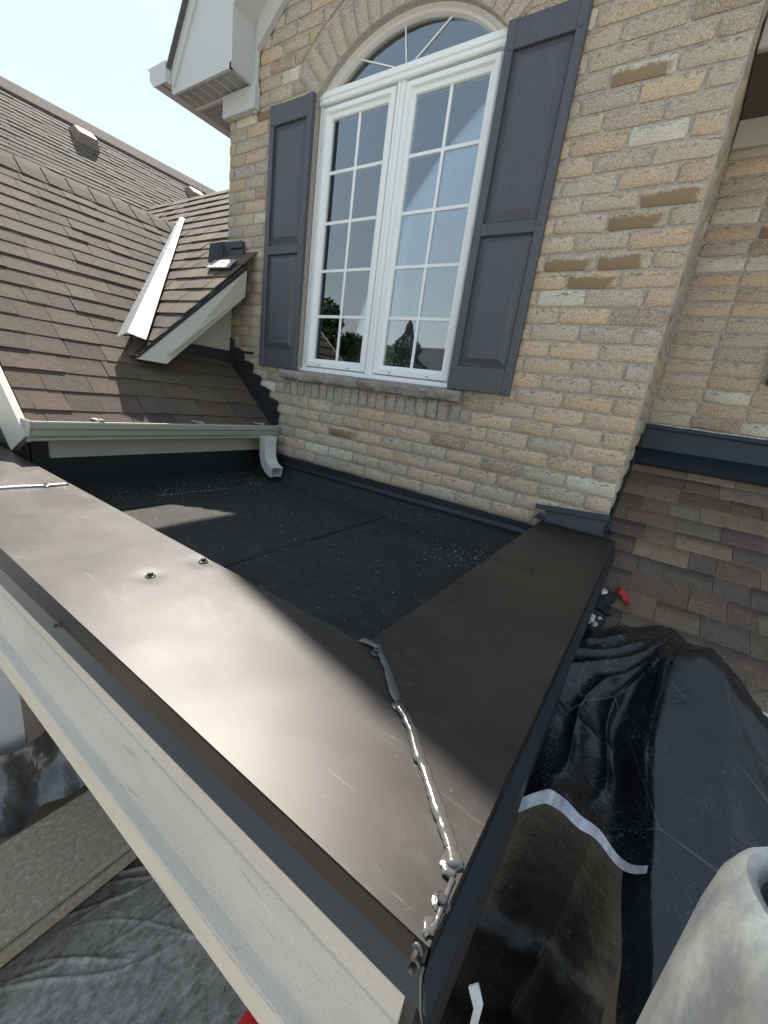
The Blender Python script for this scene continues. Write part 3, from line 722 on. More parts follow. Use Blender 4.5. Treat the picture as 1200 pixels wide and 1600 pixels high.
# ------------------------------------------------------------------ lower roof at the left (planes A and B)
THA = math.atan(0.8025)
cA, sA = cos(THA), sin(THA)
XEV, ZEV = -1.128, 0.0595        # eave line of plane A: z = -0.846 - 0.8025 x
def PA(d, y, h=0.0): return (XEV - d * cA + h * sA, y, ZEV + d * sA + h * cA)
low = thing('lower_roof', 'brown shingled lower roof with beige gutter left of the brick bay', 'roof', (-1.6, -0.35, -1.05))
SHC = [tuple(q * 0.92 for q in c_) for c_ in [(0.165, 0.124, 0.093), (0.135, 0.101, 0.079), (0.112, 0.086, 0.070), (0.185, 0.141, 0.103), (0.095, 0.074, 0.061), (0.148, 0.109, 0.083), (0.128, 0.098, 0.077)]]
LA = 1.2565
YL = -0.680
def y_valley(x): return -(1.476 + 0.8025 * x) / 1.033
def yA_max(d):
    x = XEV - d * cA
    if x > -1.395: return -0.006
    return min(0.235, y_valley(x) + 0.012)
obj('roof_deck', join(hexa([PA(0.0, YL, -0.03), PA(0.0, -0.002, -0.03), PA(LA, 0.235, -0.03), PA(LA, YL, -0.03), PA(0.0, YL, -0.001), PA(0.0, -0.002, -0.001), PA(LA, 0.235, -0.001), PA(LA, YL, -0.001)]),
    hexa([(-2.104, YL, 0.83), (-2.104, 2.4, 0.83), (-3.2, 2.4, -0.05), (-3.2, YL, -0.05), (-2.104, YL, 0.845), (-2.104, 2.4, 0.845), (-3.2, 2.4, -0.035), (-3.2, YL, -0.035)])), M_rubber, low)
shing = []
def wedge(P, u0, u1, d0, L, h0, u0t=None, u1t=None, th=0.0045, h1=0.0018):
    u0t = u0 if u0t is None else u0t; u1t = u1 if u1t is None else u1t
    a = [P(d0, u0, h0 - th), P(d0, u1, h0 - th), P(d0 + L, u1t, h1 - 0.0015), P(d0 + L, u0t, h1 - 0.0015)]
    b = [P(d0, u0, h0), P(d0, u1, h0), P(d0 + L, u1t, h1), P(d0 + L, u0t, h1)]
    return hexa(a + b)
EX = 0.0655
nrow = int(LA / EX) + 1
for r in range(nrow):
    d0 = r * EX - 0.006; L = min(EX + 0.014, LA - d0)
    if L < 0.02: continue
    y = YL - rnd.uniform(0, 0.05); ym0 = yA_max(max(d0, 0)); ym1 = yA_max(d0 + L)
    ymx = max(ym0, ym1)
    first = True
    while y < ymx - 0.004:
        w = rnd.choice((0.055, 0.07, 0.085, 0.10, 0.12)); y1 = min(y + w, ymx); y0 = max(y, YL - 0.004)
        if ymx - y1 < 0.02: y1 = ymx
        if y1 - y0 > 0.004:
            a0_, a1_ = min(y0, ym0 - 0.002), min(y1 - 0.0012, ym0); b0_, b1_ = min(y0, ym1 - 0.002), min(y1 - 0.0012, ym1)
            sk = rnd.uniform(-0.0015, 0.0015); hh = rnd.choice((0.0044, 0.0052, 0.0068)) + rnd.uniform(-0.0005, 0.0009)
            vf = wedge(PA, a0_, a1_, d0 + rnd.uniform(-0.0012, 0.0012), L, hh, b0_ + sk, b1_ + sk)
            shing.append((vf, tuple(v * rnd.uniform(0.9, 1.1) for v in rnd.choice(SHC)), pix_area([vf[0][i] for i in (4, 5, 6, 7)])))
        y = y1
# plane B
def zB(y): return 0.63 + 1.033 * y
cB = 1 / sqrt(1 + 1.033 ** 2); sB = 1.033 * cB
YB0 = -0.372
def PB(d, x, h=0.0): return (x, YB0 + d * cB - h * sB, zB(YB0) + d * sB + h * cB)
def x_val(y): return -(1.476 + 1.033 * y) / 0.8025
LB = (0.44 - YB0) / cB
def xB0(d):
    y = YB0 + d * cB
    return x_val(y) - 0.004 if y < 0.225 else -2.75
def xB1(d):
    y = YB0 + d * cB
    return -1.300 + 0.035 * (d / 0.47) if y < -0.012 else X0 - 0.002
obj('roof_deck', join(*[hexa([PB(d, xB0(d), -0.02), PB(d, xB1(d) - 0.006, -0.02), PB(e, xB1(e) - 0.006 if e < 0.5 else X0 - 0.002, -0.02), PB(e, xB0(e), -0.02), PB(d, xB0(d), -0.001), PB(d, xB1(d) - 0.006, -0.001), PB(e, xB1(e) - 0.006 if e < 0.5 else X0 - 0.002, -0.001), PB(e, xB0(e), -0.001)])
    for d, e in ((0.0, 0.25), (0.25, 0.515), (0.5185, LB))]), M_rubber, low)
r = 0
while r * EX < LB - 0.01:
    d0 = r * EX - 0.004; L = min(EX + 0.014, LB - d0); xe = xB1(max(d0, 0) + L * 0.5); x = xe; r += 1
    x0a, x0b = xB0(max(d0, 0)), xB0(min(d0 + L, LB))
    while x > min(x0a, x0b) + 0.004 and x > -2.7:
        w = rnd.choice((0.06, 0.08, 0.10, 0.12)); xl = x - w
        a0_, b0_ = max(xl, x0a), max(xl, x0b)
        a1_, b1_ = max(x, x0a + 0.002), max(x, x0b + 0.002)
        vf = wedge(PB, a0_, a1_ - 0.0012, d0, L, rnd.choice((0.0062, 0.0072, 0.0086)), b0_, b1_ - 0.0012)
        shing.append((vf, tuple(v * rnd.uniform(0.9, 1.1) for v in rnd.choice(SHC)), pix_area([vf[0][i] for i in (4, 5, 6, 7)])))
        x = xl
shing.sort(key=lambda s: -s[2])
M_shrest = shingle_mat('shingle_granules_rest')
_t = M_shrest.node_tree
isl = _t.nodes.new('ShaderNodeNewGeometry'); rp = _t.nodes.new('ShaderNodeValToRGB'); rp.color_ramp.interpolation = 'CONSTANT'
e = rp.color_ramp.elements
for i, cc in enumerate(SHC):
    if i >= 2: e.new(0.5)
    e[i].position = i / len(SHC); e[i].color = (*cc, 1)
_t.links.new(isl.outputs['Random Per Island'], rp.inputs[0])
for nd in list(_t.nodes):
    if nd.type == 'OBJECT_INFO':
        for lk in list(nd.outputs['Color'].links): _t.links.new(rp.outputs[0], lk.to_socket)
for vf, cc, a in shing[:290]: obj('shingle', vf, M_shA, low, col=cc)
if shing[290:]: obj('shingle_remainder', join(*[s[0] for s in shing[290:]]), M_shrest, low, kind='stuff')
# ridge caps of A
y = YL
while y < 0.22:
    y1 = min(y + 0.075, 0.235); zt = 0.842 + 0.007; k = rnd.uniform(0.9, 1.05); lift = 0.004
    V = []
    for yy, hh in ((y, lift), (y1 + 0.012, 0.0)):
        for dx, dz in ((0.075, -0.060), (0.03, -0.022), (0.0, 0.0), (-0.03, -0.022), (-0.075, -0.060)): V.append((-2.104 + dx, yy, zt + dz + hh))
    V += [(a, b, c - 0.004) for a, b, c in V]
    F = [(i, i + 1, i + 6, i + 5) for i in range(4)] + [(10 + i, 15 + i, 16 + i, 11 + i) for i in range(4)] + [(i, 10 + i, 11 + i, i + 1) for i in range(4)] + [(5 + i, 6 + i, 16 + i, 15 + i) for i in range(4)] + [(0, 5, 15, 10), (4, 14, 19, 9)]
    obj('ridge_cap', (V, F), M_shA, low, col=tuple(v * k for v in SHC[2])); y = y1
# galvanised valley flashing: tapered, with a folded spine
def lerp(a, b, t): return tuple(a[i] + (b[i] - a[i]) * t for i in range(3))
vt = (-2.10, 0.226, 0.882); bl = (-1.362, -0.402, 0.283); br = (-1.300, -0.350, 0.290); bm_ = (-1.318, -0.392, 0.302)
def vf_fn(u, v):
    l = lerp((vt[0] - 0.006, vt[1] - 0.008, vt[2]), bl, v); m = lerp((vt[0] + 0.004, vt[1], vt[2] + 0.004), bm_, v); r_ = lerp((vt[0] + 0.010, vt[1] + 0.008, vt[2]), br, v)
    p = lerp(l, m, u * 2) if u < 0.5 else lerp(m, r_, u * 2 - 1)
    return (p[0], p[1], p[2] + 0.004 * sin(v * 9 + u * 3) * v * 0.4 + 0.006)
V, F = grid(vf_fn, 4, 14); n0 = len(V); V2 = V + [(a, b, c - 0.0015) for a, b, c in V]; F2 = F + [tuple(i + n0 for i in f)[::-1] for f in F]
skirt = [(j * 5, (j + 1) * 5, (j + 1) * 5 + n0, j * 5 + n0) for j in range(14)] + [(j * 5 + 4, j * 5 + 4 + n0, (j + 1) * 5 + 4 + n0, (j + 1) * 5 + 4) for j in range(14)] + [(70 + i, 71 + i, 71 + i + n0, 70 + i + n0) for i in range(4)]
obj('valley_flashing', (V2, F2 + skirt), M_galv, low, label='tapered bare galvanised valley flashing with a folded spine')
# rake board of plane B and gable triangle under it
rt = [(-1.256, -0.046, 0.562), (-1.304, -0.374, 0.238)]
V = []
for dx in (0.0, -0.014):
    V += [(rt[0][0] + dx, rt[0][1], rt[0][2]), (rt[1][0] + dx, rt[1][1], rt[1][2]), (-1.282 + dx, -0.300, 0.236), (-1.262 + dx, -0.046, 0.482)]
obj('rake_board', hexa(V), M_fascia, low)
obj('drip_edge', hexa([(rt[0][0] + 0.003, rt[0][1], rt[0][2] + 0.004), (rt[1][0] + 0.003, rt[1][1], rt[1][2] + 0.004), (rt[1][0] - 0.02, rt[1][1], rt[1][2] + 0.006), (rt[0][0] - 0.02, rt[0][1], rt[0][2] + 0.006),
    (rt[0][0] + 0.003, rt[0][1], rt[0][2] + 0.014), (rt[1][0] + 0.003, rt[1][1], rt[1][2] + 0.014), (rt[1][0] - 0.02, rt[1][1], rt[1][2] + 0.018), (rt[0][0] - 0.02, rt[0][1], rt[0][2] + 0.018)]), M_rubber, low)
xt = -1.392
tri = [(xt, -0.27, 0.300), (xt, -0.002, 0.300), (xt, -0.002, 0.545), (xt, -0.05, 0.545)]
obj('gable_end_board', hexa([(a, b, c) for a, b, c in tri] + [(a - 0.01, b, c) for a, b, c in tri]), M_fascia, low)
obj('gable_base_flashing', box(xt + 0.0005, xt + 0.006, -0.27, -0.004, 0.262, 0.312), M_black, low)
obj('rake_soffit', hexa([(xt, -0.27, 0.286), (-1.268, -0.30, 0.262), (-1.262, -0.05, 0.488), (xt, -0.05, 0.500), (xt, -0.27, 0.290), (-1.268, -0.30, 0.266), (-1.262, -0.05, 0.492), (xt, -0.05, 0.504)]), M_fascia, low)
# kick-out flashing at the bay corner
kv = [(-1.440, -0.012, 0.668), (-1.325, -0.012, 0.660), (-1.320, -0.014, 0.590), (-1.432, -0.014, 0.585), (-1.300, -0.085, 0.566), (-1.420, -0.085, 0.560)]
obj('kickout_flashing', join((kv + [(a, b + 0.004, c) for a, b, c in kv[:4]], [(0, 1, 2, 3), (3, 2, 4, 5), (6, 7, 8, 9), (0, 1, 7, 6), (1, 2, 8, 7)]),
    ([(-1.440, -0.012, 0.668), (-1.432, -0.014, 0.585), (-1.452, -0.06, 0.590), (-1.455, -0.05, 0.650)], [(0, 1, 2, 3)]), bev(box(-1.392, -1.325, -0.018, -0.012, 0.640, 0.662), 0.002)), M_black, low)
obj('kickout_apron', hexa([(-1.43, -0.05, 0.595), (-1.305, -0.05, 0.592), (-1.285, -0.092, 0.556), (-1.41, -0.092, 0.560), (-1.43, -0.05, 0.598), (-1.305, -0.05, 0.595), (-1.285, -0.092, 0.559), (-1.41, -0.092, 0.563)]), M_galv, low)
# stepped flashing up the wall
zA = lambda x: -0.846 - 0.8025 * x
steps = [(-1.440, 0.353, 0.353), (-1.365, 0.352, 0.344), (-1.308, 0.316, 0.312), (-1.256, 0.276, 0.272), (-1.213, 0.236, 0.232), (-1.165, 0.198, 0.193), (-1.120, 0.163, 0.160), (-1.108, 0.128, 0.080)]
for i in range(1, len(steps)):
    xa, xb = steps[i - 1][0] - 0.01, steps[i][0]
    za = steps[i][1] + 0.012 + rnd.uniform(-0.003, 0.003); zb = steps[i][1]
    yy = -0.006 - 0.0012 * (i % 2)
    p = [(xa, yy, zA(xa) - 0.012), (xb - 0.02, yy, max(zA(xb - 0.02) - 0.012, 0.06)), (xb - 0.004, yy, zb - 0.022), (xb, yy, zb), (xb - 0.03, yy, zb + 0.008), (xa, yy, max(za, zA(xa) + 0.02))]
    n = len(p)
    obj('step_flashing', (p + [(a, b + 0.003, c) for a, b, c in p], [tuple(range(n)), tuple(range(n, 2 * n))[::-1]] + [(k, n + k, n + (k + 1) % n, (k + 1) % n) for k in range(n)]), M_black, low)
obj('wedge_clip', bev(box(-1.142, -1.122, -0.012, -0.001, 0.150, 0.158), 0.001), M_rubber, low)
obj('wedge_clip', bev(box(-1.305, -1.262, -0.006, -0.001, 0.308, 0.316), 0.001), M_rubber, low)
# left rake board
def rk(d, h): return PA(d, 0, h)
V = []
for yy in (YL - 0.020, YL - 0.006):
    for d, h in ((-0.02, 0.004), (LA, 0.004), (LA, -0.10), (0.03, -0.10)):
        p = PA(d, yy, h); V.append(p)
obj('rake_board', hexa([V[0], V[1], V[5], V[4], V[3], V[2], V[6], V[7]]), M_fascia, low, label='pale blue-grey rake board at the left end')
# gutter, hangers, downspout
gx = -1.100
GPL = [(-1.172, 0.083), (-1.172, 0.038), (gx - 0.014, 0.038), (gx - 0.011, 0.041), (gx - 0.011, 0.046), (gx - 0.006, 0.052), (gx - 0.004, 0.064), (gx, 0.068), (gx + 0.001, 0.080), (gx - 0.001, 0.083), (gx - 0.010, 0.083), (gx - 0.010, 0.079), (gx - 0.005, 0.076), (gx - 0.008, 0.066), (gx - 0.014, 0.044), (-1.166, 0.043), (-1.166, 0.083)]
gut = obj('gutter', prism(GPL, 'y', -0.690, -0.008), M_gutter, low)
obj('gutter_end_cap', prism([(-1.173, 0.084), (-1.173, 0.037), (gx - 0.013, 0.037), (gx - 0.010, 0.046), (gx - 0.003, 0.064), (gx + 0.002, 0.069), (gx + 0.002, 0.084)], 'y', -0.694, -0.6905), M_gutter, low)
for yy in (-0.56, -0.30, -0.08):
    obj('gutter_hanger', join(bev(box(-1.165, gx - 0.004, yy, yy + 0.012, 0.0835, 0.0865), 0.0008), bev(box(gx - 0.02, gx - 0.004, yy + 0.002, yy + 0.010, 0.0865, 0.0895), 0.0008)), M_gutter, low)
obj('fascia_board', box(-1.184, -1.173, -0.64, -0.004, -0.012, 0.075), M_fascia, low)
obj('end_wall', prism([(-2.9, -1.05), (-1.188, -1.05), (-1.188, 0.072), (-2.104, 0.795), (-2.9, 0.10)], 'y', -0.672, 0.20), M_farwall, low)
dsx = [(-1.092, -0.062, 0.050), (-1.092, -0.062, 0.028), (-1.0915, -0.062, 0.008), (-1.089, -0.063, -0.012), (-1.083, -0.064, -0.029), (-1.073, -0.066, -0.043), (-1.059, -0.068, -0.053), (-1.044, -0.070, -0.059), (-1.030, -0.072, -0.062)]
def sqtube(path, w, d, t):
    V, F = [], []; P = [Vector(p) for p in path]; side = Vector((0.12, 0.99, 0)).normalized()
    for k, inset in ((0, 0.0), (1, t)):
        for i, p in enumerate(P):
            tan = (P[min(i + 1, len(P) - 1)] - P[max(i - 1, 0)]).normalized(); b = tan.cross(side).normalized(); sd = b.cross(tan).normalized()
            for (q, r_) in ((-1, -1), (-0.5, -1), (-0.42, -0.86), (-0.08, -0.86), (0, -1), (0.08, -0.86), (0.42, -0.86), (0.5, -1), (1, -1), (1, 1), (-1, 1)):
                V.append(tuple(p + sd * (q * (w - inset)) + b * (r_ * (d - inset))))
    n = 11; m = len(P)
    for k in range(2):
        for i in range(m - 1):
            for j in range(n):
                a = k * n * m + i * n; F.append((a + j, a + (j + 1) % n, a + n + (j + 1) % n, a + n + j))
    for j in range(n):
        a = (m - 1) * n; b = n * m + a; F.append((a + j, a + (j + 1) % n, b + (j + 1) % n, b + j))
    return V, F
obj('downspout', sqtube(dsx, 0.021, 0.017, 0.002), simple('downspout_metal', (0.58, 0.58, 0.55), 0.4, 0.06, 10), low)

# ------------------------------------------------------------------ right-hand shingle roof (plane C)
mC = 0.5; cC = 1 / sqrt(1 + mC * mC); sC = mC * cC
YT = 0.392; ZT = 0.178 + mC * (YT - 0.4)
right = thing('side_roof', 'grey-brown shingled roof falling away right of the bronze parapet cap', 'roof', (0.4, -0.1, -1.05))
def PC(d, x, h=0.0): return (x, YT - d * cC - h * (-sC), ZT - d * sC + h * cC)   # d measured down the slope
obj('roof_deck', hexa([PC(0, -0.05, -0.03), PC(0, 1.4, -0.03), PC(0.93, 1.4, -0.03), PC(0.93, -0.026, -0.03), PC(0, -0.05, 0.0), PC(0, 1.4, 0.0), PC(0.93, 1.4, 0.0), PC(0.93, -0.026, 0.0)]), M_shrest, right)
EXC = 0.0560
SHD = [(0.21, 0.160, 0.121), (0.155, 0.118, 0.095), (0.26, 0.200, 0.146), (0.125, 0.096, 0.082), (0.18, 0.136, 0.107), (0.28, 0.218, 0.157), (0.135, 0.100, 0.085)]
cs = []
for r in range(16):
    d1 = (r + 1) * EXC - 0.012; d0 = max(0.0, d1 - EXC - 0.014)
    y = YT - d1 * cC
    xs = (-0.050 if y > 0.0 else -0.0265); x = xs - rnd.uniform(0, 0.05)
    while x < 0.62:
        w = rnd.choice((0.045, 0.058, 0.07, 0.082, 0.10)); a, b = max(x, xs), min(x + w, 0.62)
        if b - a > 0.004:
            hh = rnd.choice((0.0052, 0.006, 0.0075)); sk = rnd.uniform(-0.0012, 0.0012)
            P = [PC(d1, a, hh - 0.004), PC(d1, b - 0.001, hh - 0.004), PC(d0, b - 0.001 + sk, 0.0005), PC(d0, a + sk, 0.0005), PC(d1, a, hh), PC(d1, b - 0.001, hh), PC(d0, b - 0.001 + sk, 0.002), PC(d0, a + sk, 0.002)]
            vf = hexa(P); cs.append((vf, tuple(v * rnd.uniform(0.9, 1.1) for v in rnd.choice(SHD)), pix_area(P[4:])))
        x += w
cs.sort(key=lambda s: -s[2])
vis = [s for s in cs if s[2] > 0]
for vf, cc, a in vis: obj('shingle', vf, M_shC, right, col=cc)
if len(cs) > len(vis): obj('shingle_remainder', join(*[s[0] for s in cs if s[2] <= 0]), M_shrest, right, kind='stuff')
obj('wall_flashing', join(([(-0.049, YR - 0.004, 0.250), (1.3, YR - 0.004, 0.236), (1.3, YR - 0.012, 0.196), (-0.049, YR - 0.012, 0.192), (-0.049, YR - 0.075, 0.152), (1.3, YR - 0.075, 0.152)], [(0, 1, 2, 3), (3, 2, 5, 4)])), M_navy, right)
obj('flashing_lip', hexa([(-0.049, YR - 0.014, 0.248), (1.3, YR - 0.014, 0.234), (1.3, YR - 0.002, 0.236), (-0.049, YR - 0.002, 0.250), (-0.049, YR - 0.012, 0.256), (1.3, YR - 0.012, 0.242), (1.3, YR - 0.002, 0.244), (-0.049, YR - 0.002, 0.258)]), M_navy, right)
obj('caulk_line', tube([(-0.049 + 1.2 * k / 30, YR - 0.004, 0.2595 - 0.0125 * k / 30 + rnd.uniform(-0.0006, 0.0006)) for k in range(31)], 0.0018, 6), M_caulk, right, True)
# ragged black membrane up the bay corner
V, F = [], []
zc = lambda y: 0.178 + mC * (y - 0.4)
N = 26
for k in range(N + 1):
    y = -0.004 + (YR + 0.0) * k / N; top = zc(y) + 0.055 + rnd.uniform(-0.010, 0.012)
    V += [(X1 + 0.004, y, zc(y) - 0.02), (X1 + 0.0035 + rnd.uniform(0, 0.003), y, top)]
F = [(2 * k, 2 * k + 2, 2 * k + 3, 2 * k + 1) for k in range(N)]
n0 = len(V); V2 = V + [(a - 0.0035, b, c) for a, b, c in V]
F2 = F + [tuple(i + n0 for i in f)[::-1] for f in F] + [(2 * k + 1, 2 * k + 3, 2 * k + 3 + n0, 2 * k + 1 + n0) for k in range(N)]
obj('base_membrane', (V2, F2), M_rubber, right)
# torn black membrane patches with smeared caulk, red scrap
for (x0, x1, ya, yb_) in ((-0.026, 0.006, -0.172, -0.118), (-0.024, 0.000, -0.226, -0.180)):
    def fpt(u, v):
        x = x0 + (x1 - x0) * u + 0.003 * sin(v * 7 + u * 2); y = ya + (yb_ - ya) * v + 0.003 * sin(u * 6)
        return (x, y, zc(y) + 0.0105 + 0.001 * sin(u * 9) * sin(v * 7))
    V, F = grid(fpt, 6, 6); obj('membrane_patch', join((V, F), ([(a, b, c - 0.003) for a, b, c in V], F)), M_rubber, right)
def blob(cx, cy, z, rx, ry, hgt, sd, n=14):
    r_ = random.Random(sd); V = [(cx, cy, z + hgt)]; F = []
    for ringi, (q, h) in enumerate(((0.5, 0.85), (0.85, 0.45), (1.0, 0.0))):
        for k in range(n):
            a = 2 * pi * k / n; w = q * (1 + (r_.uniform(-0.35, 0.3) if ringi else 0)); V.append((cx + rx * w * cos(a), cy + ry * w * sin(a), z + hgt * h * r_.uniform(0.7, 1.1)))
    F += [(0, 1 + k, 1 + (k + 1) % n) for k in range(n)]
    for i in range(2):
        for k in range(n): a = 1 + i * n; F.append((a + k, a + n + k, a + n + (k + 1) % n, a + (k + 1) % n))
    return V, F
def tiltC(vf):                   # lay a flat blob on plane C
    return [(a, b, zc(b) + (c)) for a, b, c in vf[0]], vf[1]
for i, (x, y, rx, ry) in enumerate(((-0.016, -0.128, 0.007, 0.008), (-0.020, -0.196, 0.006, 0.012), (-0.012, -0.205, 0.005, 0.005), (-0.008, -0.190, 0.004, 0.003))):
    obj('caulk_smear', tiltC(blob(x, y, 0.0115, rx, ry, 0.003, 40 + i)), M_caulk, right, True)
rs = [(0.006, -0.112), (0.012, -0.117), (0.020, -0.124), (0.026, -0.133), (0.031, -0.142)]
V, F = [], []
for i, (x, y) in enumerate(rs):
    w = (0.002, 0.007, 0.008, 0.006, 0.002)[i]; z = zc(y) + 0.012
    V += [(x - w * 0.6, y - w, z), (x, y, z + 0.007), (x + w * 0.6, y + w, z + 0.001)]
F = [(3 * i + k, 3 * i + k + 1, 3 * i + k + 4, 3 * i + k + 3) for i in range(4) for k in range(2)]
F += [(3 * i, 3 * i + 3, 3 * i + 5, 3 * i + 2) for i in range(4)] + [(0, 1, 2), (12, 14, 13)]
tag(obj('plastic_scrap', (V, F), M_red), 'small torn red plastic scrap lying on the shingles by the bronze cap', 'scrap')

# ------------------------------------------------------------------ flat roof
ZF = -0.10
flat = thing('flat_roof', 'black felt flat roof between the brick wall and the metal parapet', 'flat roof', (-0.68, -0.36, -0.16))
def fr_fn(u, v):
    x = -1.24 + 1.05 * u; y = -0.71 + 0.71 * v
    z = ZF
    z += 0.052 * max(0, (y + 0.045) / 0.045) ** 1.3 if y > -0.045 else 0
    z += 0.03 * max(0, (-0.665 - y) / 0.045) if y < -0.665 else 0
    z += 0.03 * max(0, (x + 0.225) / 0.045) if x > -0.225 else 0
    z += 0.06 * max(0, (-1.17 - x) / 0.07) if x < -1.17 else 0
    return (x, y - (0.003 if v == 1 else 0), z + 0.0016 * sin(x * 19 + y * 7) * sin(y * 17))
obj('membrane', grid(fr_fn, 84, 60), M_felt, flat, True)
obj('membrane_upstand', join(box(-1.1895, -1.1825, -0.676, -0.635, -0.12, 0.036), box(-1.75, -1.1825, -0.682, -0.673, -0.12, 0.036), grid(lambda u, v: (-1.24 + 1.05 * u, -0.004 - 0.002 * (1 - v), ZF + 0.04 + 0.045 * v), 2, 2), box(-1.196, -1.182, -0.67, -0.002, ZF - 0.02, -0.010), box(-1.24, -0.19, -0.7095, -0.705, ZF, -0.012), box(-0.189, -0.185, -0.705, -0.004, ZF, -0.012)), M_rubber, flat)
obj('termination_strip', join(hexa([(-1.10, -0.012, -0.049), (-0.20, -0.012, -0.040), (-0.20, -0.002, -0.040), (-1.10, -0.002, -0.049), (-1.10, -0.009, -0.039), (-0.20, -0.009, -0.030), (-0.20, -0.002, -0.030), (-1.10, -0.002, -0.039)])), M_navy, flat)
def seam(p0, p1, w, wob, sd):
    r_ = random.Random(sd); n = 40; V = []
    for k in range(n + 1):
        x = p0[0] + (p1[0] - p0[0]) * k / n; y = p0[1] + (p1[1] - p0[1]) * k / n
        dx = r_.uniform(-1, 1) * wob
        V += [(x - w + dx, y, ZF - 0.004), (x - w + dx, y, ZF + 0.0045), (x + w + dx * 0.5, y, ZF + 0.0022), (x + w, y, ZF - 0.004)]
    return V, [(4 * k + i, 4 * k + i + 1, 4 * k + i + 5, 4 * k + i + 4) for k in range(n) for i in range(3)]
obj('felt_seam', seam((-0.592, -0.69), (-0.60, -0.04), 0.0045, 0.0012, 1), M_felt, flat)
obj('felt_seam', seam((-0.985, -0.66), (-0.985, -0.05), 0.004, 0.0015, 2), M_felt, flat)
M_spk = simple('granule_dust', (0.50, 0.50, 0.48), 0.8, 0.2, 30)
def crumbs(sd, n, fn):
    r_ = random.Random(sd); P = []
    for i in range(n):
        x, y, s_ = fn(r_); z = ZF + 0.001
        w = [(x + r_.uniform(-1, 1) * s_, y + r_.uniform(-1, 1) * s_, z + r_.uniform(0, 1.4) * s_) for _ in range(4)]
        P.append((w, [(0, 1, 2), (0, 2, 3), (0, 3, 1), (1, 3, 2)]))
    return join(*P)
obj('roof_crumbs', crumbs(5, 1300, lambda r_: ((lambda k: (-1.235 + r_.gauss(0, 0.006), -0.62 + 0.58 * r_.random(), 0.0016 * r_.uniform(0.5, 1.6)) if k < 0.25 else
    ((-1.10 + r_.gauss(0, 0.055), -0.60 + 0.55 * r_.random() ** 0.8, 0.0014 * r_.uniform(0.4, 1.6)) if k < 0.62 else ((-1.15 + r_.random() * 0.85, -0.65 + 0.6 * r_.random(), 0.0013 * r_.uniform(0.4, 1.5)) if k < 0.8 else (-0.30 + r_.gauss(0, 0.06), -0.14 + r_.gauss(0, 0.05), 0.0014 * r_.uniform(0.4, 1.6)))))(r_.random()))), M_spk, flat, kind='stuff')
obj('chalk_line', crumbs(8, 260, lambda r_: ((lambda q: (-1.055 + 0.02 * q + r_.gauss(0, 0.0016), -0.46 + 0.20 * q, 0.0013 * r_.uniform(0.5, 1.4)))(r_.random()) if r_.random() < 0.5 else (lambda q: (-1.20 + r_.gauss(0, 0.0016), -0.60 + 0.52 * q, 0.0012 * r_.uniform(0.5, 1.4)))(r_.random()))), M_spk, flat, kind='stuff')
obj('roof_structure', box(-1.20, -0.19, -0.70, -0.002, -0.20, -0.125), M_wood, flat)

# ------------------------------------------------------------------ parapet with its metal caps
par = thing('parapet', 'bronze metal parapet cap mitred at the corner round the flat roof', 'parapet', (-0.7, -0.5, -0.2))
CO = (-0.026, -0.868)
XL = -1.75
MIT = [(-0.1932, -0.6990), (-0.1755, -0.6998), (-0.1525, -0.7172), (-0.134, -0.7366), (-0.1166, -0.7506), (-0.1, -0.7621), (-0.0818, -0.7809), (-0.0699, -0.7904), (-0.0571, -0.8029), (-0.0451, -0.8143), (-0.0361, -0.8228), (-0.0302, -0.8304), (-0.0258, -0.8660)]
def ymit(x):
    if x <= MIT[0][0]: return MIT[0][1]
    for (a, b), (c, d) in zip(MIT[:-1], MIT[1:]):
        if x <= c: return b + (d - b) * (x - a) / (c - a)
    return MIT[-1][1]
def capfront(u, v):              # v: 0 = inner edge, 1 = outer edge; it runs on under the side cap at the corner
    y = -0.702 + (CO[1] + 0.702) * v
    x = XL + (CO[0] - XL) * u
    f = min(1.0, (CO[0] - x) / 0.25)
    z = f * (0.0008 * sin(x * 11 + 1.0) * sin(pi * v) - 0.0004 * (1 - v))
    for sx, sy in ((-0.4471, -0.7115), (-0.4473, -0.7788), (-0.884, -0.7400), (-0.1719, -0.7062), (-0.1176, -0.7497)):
        d2 = ((x - sx) ** 2 + (y - sy) ** 2) / 0.00020
        if d2 < 8: z -= 0.0011 * math.exp(-d2)
    return (x, y, z)
V, F = grid(capfront, 330, 34); n0 = len(V)
# inner drop, outer drop and kicked-out flange
def zfb(x): return -0.0165 - 0.0135 * min(1.5, max(0.0, (CO[0] - x) / 0.6))
cap = obj('cap_front', (V, F), M_cap, par, True, label='front length of bronze cap, glossy in the low light')
ins = [(XL, -0.7024, -0.001), (-0.191, -0.7024, -0.001), (-0.191, -0.7024, -0.035), (XL, -0.7024, -0.035)]
obj('cap_inner_drop', join((ins, [(0, 1, 2, 3)]), ([(-0.1873, -0.700, -0.001), (-0.1873, -0.012, -0.001), (-0.1873, -0.012, -0.035), (-0.1873, -0.700, -0.035)], [(0, 1, 2, 3)])), M_drop, par)
xsn = [XL + (CO[0] - XL) * k / 12 for k in range(13)]
Vd = []
for x in xsn: Vd += [(x, CO[1] - 0.0002, -0.0006), (x, CO[1] - 0.0007, -0.0012), (x, CO[1] - 0.0007, zfb(x))]
obj('cap_drop', (Vd, [(3 * k + i, 3 * k + i + 1, 3 * k + i + 4, 3 * k + i + 3) for k in range(12) for i in range(2)]), M_drop, par)
FLG = 0.0085; FLZ = -0.016
Vf = []
for k, x in enumerate(xsn):
    xx = x if k < 12 else CO[0]
    xo = x if k < 12 else CO[0] + FLG
    Vf += [(xx, CO[1] - 0.0007, zfb(x)), (xo, CO[1] - FLG + 0.002, zfb(x) - 0.013), (xo, CO[1] - FLG + 0.0035, zfb(x) - 0.0165)]
